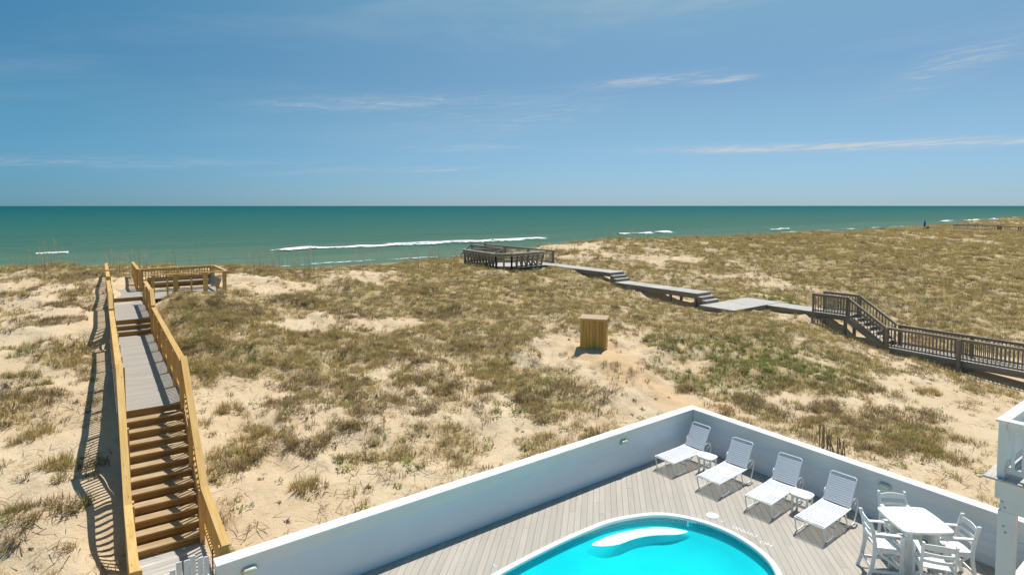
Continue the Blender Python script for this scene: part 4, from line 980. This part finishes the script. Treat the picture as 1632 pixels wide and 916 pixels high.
# ============================================================ SMALL SIDE TABLES
def rounded_rect(w, d, r_, n=5, bow=0):
    P_ = []
    for cx, cy, a0 in ((w/2-r_, d/2-r_, 0), (-w/2+r_, d/2-r_, 90), (-w/2+r_, -d/2+r_, 180), (w/2-r_, -d/2+r_, 270)):
        for k in range(n+1): a = R(a0+90*k/n); P_.append((cx+r_*math.cos(a), cy+r_*math.sin(a)))
    return P_
def strips(par, name, poly, x_edges, z0, z1, mat, gap=.006):
    """split a tabletop outline into separate slats between successive x positions"""
    for a, b in zip(x_edges, x_edges[1:]):
        q = clip_half(poly, (a+gap/2, -5), (a+gap/2, 5), False); q = q and clip_half(q, (b-gap/2, -5), (b-gap/2, 5), True)
        if q and area(q) > 1e-4: prism(par, name, q, z0, z1, mat)
def make_side_table(label, loc, rz):
    t_ = thing('side_table', label, 'side table', loc, rz, 'small white side tables between the loungers')
    strips(t_, 'top_slat', rounded_rect(.46, .42, .12), [-.24, -.082, .082, .24], .44, .462, 'hdpe')
    for x in (-.165, .165):
        for y in (-.14, .14): box(t_, 'leg', (x, y, .22), (.042, .042, .44), 'hdpe')
        beam(t_, 'stretcher', (x, -.12, .14), (x, .12, .14), .022, .05, 'hdpe')
        beam(t_, 'apron', (x, -.12, .41), (x, .12, .41), .022, .06, 'hdpe')
    beam(t_, 'stretcher', (-.154, 0, .14), (.154, 0, .14), .03, .05, 'hdpe')
    for y in (-.14, .14): beam(t_, 'apron', (-.144, y, .41), (.144, y, .41), .022, .06, 'hdpe')
    return t_
T0 = make_side_table('small white side table between the first and second loungers by the wall corner', (13.72, 9.47, 0), R(-85))
dup(T0, (13.66, 6.86, 0), R(-84), 'small white side table between the two loungers nearest the bar table')

# ============================================================ BAR TABLE AND ARMCHAIRS
tb = thing('bar_table', 'tall white slatted square table with bowed sides beside the porch post', 'table', (13.16, 4.40, 0), R(-39))
def bowed(w, d, bow, c, n=8):
    P_ = []
    cs = [(w/2, -d/2), (w/2, d/2), (-w/2, d/2), (-w/2, -d/2)]
    for i in range(4):
        a = Vector(cs[i]); b = Vector(cs[(i+1) % 4]); dn = (b-a).normalized(); nn = Vector((dn.y, -dn.x)); L = (b-a).length
        for k in range(n+1):
            u = c/L+(1-2*c/L)*k/n; P_.append(tuple(a+dn*L*u+nn*(bow*(1-(2*u-1)**2)-.0)))
    return P_
TW = .93
outl = bowed(TW, TW, .030, .045); inn = bowed(TW-.13, TW-.13, .022, .02)
strips(tb, 'top_slat', inn, list(np.linspace(-.46, .46, 12)), 1.022, 1.046, 'hdpe', .010)
# rim around the slats
bm = bmesh.new(); n = len(outl)
lo = [bm.verts.new((x, y, 1.015)) for x, y in outl]; hi = [bm.verts.new((x, y, 1.053)) for x, y in outl]; ih = [bm.verts.new((x, y, 1.053)) for x, y in inn]; il = [bm.verts.new((x, y, 1.015)) for x, y in inn]
for i in range(n):
    j = (i+1) % n
    for q in ((lo[i], lo[j], hi[j], hi[i]), (hi[i], hi[j], ih[j], ih[i]), (ih[i], ih[j], il[j], il[i]), (il[i], il[j], lo[j], lo[i])): bm.faces.new(q)
bmesh.ops.recalc_face_normals(bm, faces=bm.faces); to_obj('top_rim', bm, 'hdpe', tb)
for s in (-1, 1):
    beam(tb, 'batten', (-.36, s*.22, 1.005), (.36, s*.22, 1.005), .06, .03, 'hdpe')
    for q in (-1, 1): box(tb, 'leg', (s*.25, q*.25, .50), (.10, .10, 1.0), 'hdpe', bev=.005)
    beam(tb, 'apron', (s*.25, -.2, .96), (s*.25, .2, .96), .03, .09, 'hdpe'); beam(tb, 'apron', (-.2, s*.25, .95), (.2, s*.25, .95), .03, .09, 'hdpe')
    beam(tb, 'stretcher', (s*.25, -.2, .22), (s*.25, .2, .22), .03, .07, 'hdpe')
beam(tb, 'stretcher', (-.235, 0, .22), (.235, 0, .22), .04, .06, 'hdpe')
def curve_board(par, name, p0, p1, h, th, bow, mat, n=6, crown=0):
    """a slat from p0 to p1, bowed towards -y and with a crowned upper edge"""
    bm = bmesh.new(); p0 = Vector(p0); p1 = Vector(p1); rs = []
    for i in range(n+1):
        u = i/n; c = p0.lerp(p1, u); k = 1-(2*u-1)**2
        rs.append([bm.verts.new(c+Vector((0, -bow*k+dy, dz+(crown*k if dz > 0 else 0)))) for dy, dz in ((-th/2, -h/2), (th/2, -h/2), (th/2, h/2), (-th/2, h/2))])
    for A, B in zip(rs, rs[1:]):
        for k in range(4): bm.faces.new((A[k], A[(k+1) % 4], B[(k+1) % 4], B[k]))
    bm.faces.new(rs[0]); bm.faces.new(rs[-1]); bmesh.ops.recalc_face_normals(bm, faces=bm.faces); return to_obj(name, bm, mat, par)
def make_chair(label, loc, rz):
    t_ = thing('bar_armchair', label, 'armchair', loc, rz, 'tall white slatted armchairs round the bar table')
    w = .255; sh = .66; H_ = 1.17
    for s in (-1, 1):
        # sabre rear leg that runs up into the back post
        pts = [(s*w, -.36, 0), (s*w, -.28, .25), (s*w, -.235, .52), (s*w, -.235, .72), (s*w, -.27, .95), (s*w, -.33, H_)]
        bm = bmesh.new(); rs = []
        for x, y, z in pts:
            rs.append([bm.verts.new((x+dx, y+dy, z)) for dx, dy in ((-.019, -.032), (.019, -.032), (.019, .032), (-.019, .032))])
        for A, B in zip(rs, rs[1:]):
            for k in range(4): bm.faces.new((A[k], A[(k+1) % 4], B[(k+1) % 4], B[k]))
        bm.faces.new(rs[0][::-1]); bm.faces.new(rs[-1]); to_obj('leg', bm, 'hdpe', t_)
        box(t_, 'leg', (s*w, .235, .455), (.038, .065, .91), 'hdpe', bev=.003)
        prism(t_, 'arm', [(s*w+x, y) for x, y in ((-.032, -.29), (.032, -.29), (.036, .0), (.046, .20), (.040, .30), (0, .325), (-.040, .30), (-.046, .20), (-.036, .0))], .912, .936, 'hdpe')
        beam(t_, 'side_rail', (s*(w), -.21, sh-.05), (s*(w), .20, sh-.05), .026, .07, 'hdpe')
        beam(t_, 'stretcher', (s*w, -.27, .20), (s*w, .20, .20), .026, .05, 'hdpe')
        beam(t_, 'brace', (s*(w-.028), .19, .28), (s*(w-.028), -.22, .60), .02, .045, 'hdpe')
    for z, y, h in ((.80, -.245, .055), (.93, -.266, .06), (1.075, -.30, .09)):
        curve_board(t_, 'back_slat', (-w+.02, y, z), (w-.02, y, z), h, .02, .03, 'hdpe', crown=.022 if z > 1 else 0)
    for i in range(6): curve_board(t_, 'seat_slat', (-w-.01, -.19+i*.083, sh), (w+.01, -.19+i*.083, sh), .02, .074, 0, 'hdpe', 2)
    beam(t_, 'front_rail', (-w+.02, .235, sh-.05), (w-.02, .235, sh-.05), .026, .07, 'hdpe'); beam(t_, 'front_stretcher', (-w+.02, .235, .28), (w-.02, .235, .28), .03, .05, 'hdpe')
    beam(t_, 'rear_stretcher', (-w+.02, -.285, .26), (w-.02, -.285, .26), .026, .05, 'hdpe'); beam(t_, 'footrest', (-w+.02, .27, .24), (w-.02, .27, .24), .07, .024, 'hdpe')
    return t_
def face(cx, cy, fx, fy): l_ = math.hypot(fx, fy); return (cx+fx/l_*.31, cy+fy/l_*.31, 0), math.atan2(fy, fx)-math.pi/2
a, b = face(12.37, 4.95, .66, -.75); C0 = make_chair('tall white armchair nearest the last lounger, left of the bar table', a, b)
for (cx, cy, fx, fy), lab in (((13.80, 5.04, -.68, -.73), 'tall white armchair behind the bar table, under the oval wall lamp'),
        ((13.72, 3.67, -.72, .70), 'tall white armchair between the bar table and the porch post'),
        ((12.31, 3.70, .84, .54), 'tall white armchair in front of the bar table, its back to the viewer')):
    a, b = face(cx, cy, fx, fy); dup(C0, a, b, lab)

# ============================================================ PORCH CORNER AT THE RIGHT EDGE
po = thing('porch', 'corner of a raised white porch with railing above the pool deck', 'porch', (11.86, 2.86, 0), 0)
# local +x inland along the house, local -y towards the viewer
LX, LY = 4.2, 2.6
for i in range(18): beam(po, 'porch_board', (-.09, .07-.14*i-.0, 2.815), (LX, .07-.14*i, 2.815), .134, .03, 'walkboard')
beam(po, 'fascia', (-.0, -.018, 2.645), (LX, -.018, 2.645), .036, .30, 'porch'); beam(po, 'fascia', (.018, -.038, 2.645), (.018, -LY, 2.645), .036, .30, 'porch')
beam(po, 'beam', (.06, .0-.08, 2.40), (.06, -LY, 2.40), .09, .20, 'porch'); beam(po, 'beam', (.11, -.09, 2.40), (LX, -.09, 2.40), .09, .20, 'porch')
box(po, 'post', (.105, -.155, 1.14), (.15, .23, 2.30), 'porch', bev=.006)
box(po, 'post_side', (.20, -.155, 1.14), (.04, .21, 2.29), 'rustbrown')
box(po, 'guard_post', (.06, -.06, 3.27), (.10, .10, .90), 'porch', bev=.004)
box(po, 'guard_post', (LX-.1, -.06, 3.27), (.10, .10, .90), 'porch'); box(po, 'guard_post', (.06, -LY+.1, 3.27), (.10, .10, .90), 'porch')
beam(po, 'rail_cap', (-.03, -.06, 3.745), (LX, -.06, 3.745), .16, .04, 'white', bev=.005); beam(po, 'rail_cap', (.06, -.142, 3.744), (.06, -LY, 3.744), .16, .04, 'white', bev=.005)
for z, h in ((3.66, .12), (2.96, .09)):
    beam(po, 'rail', (.112, -.06, z), (LX-.15, -.06, z), .04, h, 'porch'); beam(po, 'rail', (.06, -.112, z), (.06, -LY+.15, z), .04, h, 'porch')
for i in range(30): beam(po, 'baluster', (.20+i*.13, -.06, 3.0), (.20+i*.13, -.06, 3.61), .038, .038, 'porch')
for i in range(18): beam(po, 'baluster', (.06, -.20-i*.13, 3.0), (.06, -.20-i*.13, 3.61), .038, .038, 'porch')
for (y, z) in ((-.10, 2.45), (-.13, 2.36), (-.12, 2.05), (-.15, 1.96)):
    bm = bmesh.new(); bmesh.ops.create_cone(bm, cap_ends=True, segments=10, radius1=.02, radius2=.012, depth=.016); o = to_obj('bolt', bm, 'steel', po, True); o.location = (.012 if z > 2.2 else .025, y, z); o.rotation_euler = (0, R(-90), 0)
for z in (2.12, 2.02): beam(po, 'bolt', (.22, -.10, z), (.33, -.10, z), .018, .018, 'rustbrown')
# white storage box on the deck under the porch
db = thing('deck_box', 'low white storage box on the deck behind the porch post', 'box', (13.05, 2.62, 0), 0)
box(db, 'body', (.5, -.12, .27), (1.9, .80, .54), 'white', bev=.01); box(db, 'lid', (.5, -.12, .565), (1.96, .86, .05), 'white', bev=.01)

# ============================================================ DUNE VEGETATION
def blade(vs, fs, sh, bx, by, ang, L, w, lean, curl, seg=2, bz=0, s0=.7, s1=1.15):
    """one tapering grass blade; lean is the tilt at the foot, curl the extra tilt to the tip"""
    i0 = len(vs); px, py, pz = bx, by, bz; wx_, wy_ = -math.sin(ang)*w/2, math.cos(ang)*w/2
    for k in range(seg+1):
        u = k/seg; t_ = lean+curl*u; wk_ = 1-u
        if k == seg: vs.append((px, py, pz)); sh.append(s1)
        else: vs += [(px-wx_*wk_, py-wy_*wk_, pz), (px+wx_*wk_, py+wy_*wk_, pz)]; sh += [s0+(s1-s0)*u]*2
        st = L/seg; px += math.cos(ang)*math.sin(t_)*st; py += math.sin(ang)*math.sin(t_)*st; pz += math.cos(t_)*st
    for k in range(seg-1): a = i0+2*k; fs.append((a, a+1, a+3, a+2))
    a = i0+2*(seg-1); fs.append((a, a+1, a+2))
tufts = bpy.data.collections.new('tuft_library')
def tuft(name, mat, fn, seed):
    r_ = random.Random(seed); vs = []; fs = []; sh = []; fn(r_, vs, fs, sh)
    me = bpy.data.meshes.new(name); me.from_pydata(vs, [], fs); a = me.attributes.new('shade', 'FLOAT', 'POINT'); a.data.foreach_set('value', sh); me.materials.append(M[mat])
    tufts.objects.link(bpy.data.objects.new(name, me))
U = lambda r_, a, b: r_.uniform(a, b)
def f_grass(n, rad, L, w, lean):
    def g(r_, vs, fs, sh):
        for _ in range(n):
            a = U(r_, 0, 6.283); q = rad*math.sqrt(r_.random()); d = a+U(r_, -1.2, 1.2); k = U(r_, .55, 1.35)
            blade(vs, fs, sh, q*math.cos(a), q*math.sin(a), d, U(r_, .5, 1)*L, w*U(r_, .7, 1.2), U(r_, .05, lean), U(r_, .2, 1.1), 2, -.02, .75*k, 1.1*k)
    return g
def f_mat(n, rad, L, w):     # low tangle of dead stems
    def g(r_, vs, fs, sh):
        for _ in range(n):
            a = U(r_, 0, 6.283); q = rad*math.sqrt(r_.random()); d = U(r_, 0, 6.283); k = U(r_, .6, 1.35); hh = .11*max(0, 1-(q/rad)**2)
            blade(vs, fs, sh, q*math.cos(a), q*math.sin(a), d, U(r_, .4, 1)*L, w*U(r_, .6, 1.3), U(r_, .5, 1.45), U(r_, .0, .6), 1, hh*U(r_, 0, 1), k, k)
    return g
def f_herb(r_, vs, fs, sh):
    for _ in range(26):
        a = U(r_, 0, 6.283); q = .16*math.sqrt(r_.random()); k = U(r_, .7, 1.3); blade(vs, fs, sh, q*math.cos(a), q*math.sin(a), U(r_, 0, 6.28), U(r_, .05, .10), U(r_, .03, .05), U(r_, .6, 1.4), .3, 2, U(r_, 0, .08), k, k)
def f_oats(r_, vs, fs, sh):
    for _ in range(3):
        a = U(r_, 0, 6.283); L = U(r_, .8, 1.5); blade(vs, fs, sh, U(r_, -.15, .15), U(r_, -.15, .15), a, L, .022, .02, U(r_, .05, .35), 3, 0, 1, 1)
        for k in range(5): blade(vs, fs, sh, .0+U(r_, -.03, .03), U(r_, -.03, .03), U(r_, 0, 6.28), .12, .018, U(r_, .6, 1.3), .8, 1, L*.82+k*.03, 1, 1)
def f_runner(r_, vs, fs, sh):     # thin stems lying on bare sand
    for _ in range(9):
        x, y, a = U(r_, -.4, .4), U(r_, -.4, .4), U(r_, 0, 6.28); L = U(r_, .2, .55); blade(vs, fs, sh, x, y, a, L, .017, 1.25, .45, 2, .02, .62, .62)
def f_twig(r_, vs, fs, sh):
    for _ in range(12):
        a = U(r_, 0, 6.28); blade(vs, fs, sh, U(r_, -.05, .05), U(r_, -.05, .05), a, U(r_, .06, .16), .03, U(r_, .9, 1.5), .2, 1, U(r_, 0, .03), .5, .5)
KIND = []
def add(kind, name, mat, fn, n):
    for i in range(n): KIND.append((kind, '%02d_%s' % (len(KIND), name))); tuft('%02d_%s' % (len(KIND)-1, name), mat, fn, 100+len(KIND))
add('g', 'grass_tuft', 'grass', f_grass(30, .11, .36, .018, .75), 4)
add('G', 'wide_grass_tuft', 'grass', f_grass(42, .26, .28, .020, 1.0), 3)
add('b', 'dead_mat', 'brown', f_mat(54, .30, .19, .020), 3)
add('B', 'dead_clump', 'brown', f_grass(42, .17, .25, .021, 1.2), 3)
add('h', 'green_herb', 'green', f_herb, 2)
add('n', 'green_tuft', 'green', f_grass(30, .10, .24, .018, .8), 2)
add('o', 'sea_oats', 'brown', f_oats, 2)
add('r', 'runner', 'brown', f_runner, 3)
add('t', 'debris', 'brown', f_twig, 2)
IDX = {}
for i, (k, nme) in enumerate(KIND): IDX.setdefault(k, []).append(i)

def scatter(r0, r1, rate_fn, n_try):
    a = rng.uniform(R(-22), R(92), n_try); q = rng.random(n_try)
    # distance drawn so that candidates per square metre follow rate_fn
    g = np.linspace(r0, r1, 2000); w = np.cumsum(rate_fn(g)*g); tot = w[-1]*(g[1]-g[0])*R(114); w = w/w[-1]
    d = np.interp(q, w, g); n = int(min(n_try, tot)); a = a[:n]; d = d[:n]
    return d*np.sin(a), d*np.cos(a)
def in_frame_y(x, y): return (y < 52.5+.03*np.clip(x, 0, 500)) & (y > -2) & ~under_pool(x, y)
rate = lambda d: 34*np.minimum(1, (26/d)**1.55)
x, y = scatter(9, 330, rate, 700000)
k = in_frame_y(x, y); x, y = x[k], y[k]
c = cover(x, y); d = np.hypot(x, y)
big = fbm(x/5.5, y/4.5, 91, 3); mid = fbm(x/1.4, y/1.2, 97, 3); u = rng.random(len(x)); v = rng.random(len(x))
clump = np.clip((mid-.38)/.25, 0, 1)
dens = np.where(c > .5, .6+.45*c, c*1.0)*np.clip(.34+1.15*clump, 0, 1)
thr = .345+.24*(1-c); clump = np.clip((mid-thr)/.10, 0, 1)
dens = np.where(c > .5, .50+.42*clump, (.04+1.0*c)*clump+.07*c)
keep = u < dens
GZ = [(22.2, 13.8, 2.2), (25.5, 14.4, 2.0), (20.6, 14.2, 1.5), (24.8, 12.3, 1.5), (-1.2, 26.5, .8), (36.2, 18.9, 1.6), (36.0, 21.5, 1.8), (35.9, 17.4, .8), (3.9, 27.6, .7), (5.4, 23.1, .7), (22.1, 16.5, 1.8), (20.0, 16.8, 1.0), (7.5, 16.0, .4)]
def greenness(x, y): return np.clip(sum(np.exp(-((x-a)**2+(y-b)**2)/(w*w)) for a, b, w in GZ), 0, 1)
gn = greenness(x, y)
idx = np.zeros(len(x), int); scl = np.zeros(len(x))
def pick(mask, key, lo, hi):
    n = int(mask.sum()); idx[mask] = rng.choice(IDX[key], n); scl[mask] = rng.uniform(lo, hi, n)
lush = big > .54; 
pick(v < 2, 'g', .5, 1.05)
pick((v < .36) & (c > .5), 'G', .6, 1.1)
pick((v > .50) & (v < .80), 'b', .5, 1.0)
pick((v > .50) & (v < .72) & (big < .47), 'B', .6, 1.25)
pick((v > .80) & (v < .88), 'B', .6, 1.1)
pick((c < .5) & (v < .24), 'B', .6, 1.1)
pick((v > .95) & lush, 'n', .7, 1.3)
pick((rng.random(len(x)) < .7*gn), 'n', .7, 1.3)
pick((v > .975), 'h', .5, 1.3)
scl *= np.clip((d/34), 1, 3.6)**.62
near_crest = (y > 38) & (y < 50) & (v > .82) & (v < .86) & (c > .4); pick(near_crest, 'o', .8, 1.35)
S = [np.stack([x, y, idx, scl], -1)[keep]]
# lone tufts, runners and litter on the barer sand
x, y = scatter(9, 70, lambda d: 7*np.minimum(1, (24/d)**1.2), 160000)
k = in_frame_y(x, y); x, y = x[k], y[k]; c = cover(x, y); u = rng.random(len(x)); v = rng.random(len(x)); idx = np.zeros(len(x), int); scl = np.ones(len(x))
pick(v < 2, 'r', .6, 1.3); pick(v < .10, 'g', .5, 1.0); pick((v > .16) & (v < .34), 't', .5, 1.2); pick((v > .34) & (v < .46), 'h', .5, 1.2); pick((v > .46) & (v < .54), 'B', .4, .8)
inpath = ((np.abs(x-17.8) < 1.3) & (y < 18) & (y > 11)); keep = (u < .15+.7*np.sqrt(c)) & ~(inpath & (u > .06))
S.append(np.stack([x, y, idx, scl], -1)[keep])
# distinct bushy hummocks standing in the open sand, each a knot of tufts
hx_ = []
for cx, cy, r_, kind in [(5.2,16.2,.45,'B'),(6.0,15.5,.3,'n'),(6.5,16.7,.45,'B'),(7.2,16.0,.35,'n'),(7.4,17.3,.5,'B'),(8.6,17.9,.55,'B'),(9.2,16.9,.4,'B'),(9.7,19.0,.6,'g'),(10.6,18.2,.5,'B'),(5.6,19.0,.6,'B'),(4.4,17.6,.5,'g'),(6.3,20.5,.7,'B'),
        (8.0,19.9,.6,'B'),(3.9,19.2,.4,'g'),(4.6,14.6,.4,'g'),(12.0,17.4,.6,'B'),(12.9,16.2,.5,'B'),(11.4,20.4,.7,'B'),(13.2,18.9,.8,'g'),(14.7,16.4,.5,'B'),(-.7,19.5,.5,'g'),(-.2,17.6,.3,'g'),(.1,15.6,.28,'n'),(-.9,15.8,.5,'B'),(-.6,13.4,.5,'g'),
        (-1.2,23.5,.9,'n'),(-.8,22.0,.7,'B'),(19.6,11.9,.6,'B'),(21.4,10.1,.7,'B'),(22.6,8.7,.8,'B'),(19.9,9.6,.5,'g'),(23.9,7.6,.6,'B'),(21.0,7.0,.7,'g'),(24.9,10.0,.5,'B'),(26.6,8.6,.5,'g'),(22.2,12.0,.8,'g'),(18.6,13.9,.5,'B'),
        (4.2,24.6,.9,'B'),(4.9,27.2,1.1,'B'),(6.1,28.6,1.3,'B'),(4.4,21.8,.7,'g'),(9.5,30.0,1.2,'B'),(11.3,27.3,1.2,'B'),(8.2,25.0,1.0,'B'),(20.8,34.0,1.3,'B'),(17.0,31.5,1.4,'B'),(23.5,29.5,1.2,'B'),(15.6,26.5,1.1,'B'),(6.0,37.5,1.3,'b'),(9.0,40.0,1.5,'b'),(1.2,40.0,1.0,'b'),(0.3,37.5,1.1,'b'),(.3,33.0,.9,'B'),(-.2,29.5,.9,'B')]:
    n = int(55*r_*r_+14*r_)+5
    for _ in range(n):
        q = r_*math.sqrt(random.random())*random.uniform(.7, 1.15); a = random.uniform(0, 6.28); kk = kind if random.random() < .6 else random.choice('Bbg')
        hx_.append((cx+q*math.cos(a)*1.25, cy+q*math.sin(a)*.85, random.choice(IDX[kk]), random.uniform(.55, 1.15)))
S.append(np.array(hx_))
S = np.concatenate(S)
# nothing grows through timber, the cabinet or its doorstep
mask = np.ones(len(S), bool)
for x0, y0, x1, y1, top in FOOT: mask &= ~((S[:, 0] > x0-.02) & (S[:, 0] < x1+.02) & (S[:, 1] > y0-.05) & (S[:, 1] < y1+.05))
mask &= ~(np.hypot(S[:, 0]-18.4, S[:, 1]-18.4) < 1.0); mask &= ~(np.hypot(S[:, 0]-18.0, S[:, 1]-17.2) < .7)
S = S[mask]; Z = ground(S[:, 0], S[:, 1])
me = bpy.data.meshes.new('dune_grass_points'); me.vertices.add(len(S)); me.vertices.foreach_set('co', np.stack([S[:, 0], S[:, 1], Z-.01], -1).astype(np.float32).ravel())
for nme, arr, ty in (('idx', S[:, 2].astype(np.int32), 'INT'), ('scl', S[:, 3].astype(np.float32), 'FLOAT'), ('rot', rng.uniform(0, 6.283, len(S)).astype(np.float32), 'FLOAT')):
    a = me.attributes.new(nme, ty, 'POINT'); a.data.foreach_set('value', arr)
go = link('dune_grass', me); go['kind'] = 'stuff'; go['label'] = 'dry olive and brown dune grass covering the sand'; go['category'] = 'grass'
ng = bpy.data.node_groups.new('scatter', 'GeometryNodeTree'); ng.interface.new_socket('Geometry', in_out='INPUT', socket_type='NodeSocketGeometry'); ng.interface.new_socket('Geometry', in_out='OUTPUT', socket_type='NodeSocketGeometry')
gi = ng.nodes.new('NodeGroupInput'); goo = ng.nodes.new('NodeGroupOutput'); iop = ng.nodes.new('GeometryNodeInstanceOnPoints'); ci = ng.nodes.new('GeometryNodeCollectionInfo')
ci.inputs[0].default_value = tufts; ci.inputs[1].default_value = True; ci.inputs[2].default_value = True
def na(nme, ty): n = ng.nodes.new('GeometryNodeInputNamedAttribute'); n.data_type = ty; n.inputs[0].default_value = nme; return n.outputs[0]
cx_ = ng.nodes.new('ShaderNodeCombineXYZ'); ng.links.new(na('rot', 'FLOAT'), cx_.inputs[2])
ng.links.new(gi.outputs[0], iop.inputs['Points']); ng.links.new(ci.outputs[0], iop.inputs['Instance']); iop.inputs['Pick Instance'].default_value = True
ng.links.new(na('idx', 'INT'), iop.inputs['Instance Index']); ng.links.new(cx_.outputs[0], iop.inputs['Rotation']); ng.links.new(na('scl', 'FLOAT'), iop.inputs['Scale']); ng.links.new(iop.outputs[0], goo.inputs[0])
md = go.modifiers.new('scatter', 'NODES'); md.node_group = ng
print('tufts', len(S))
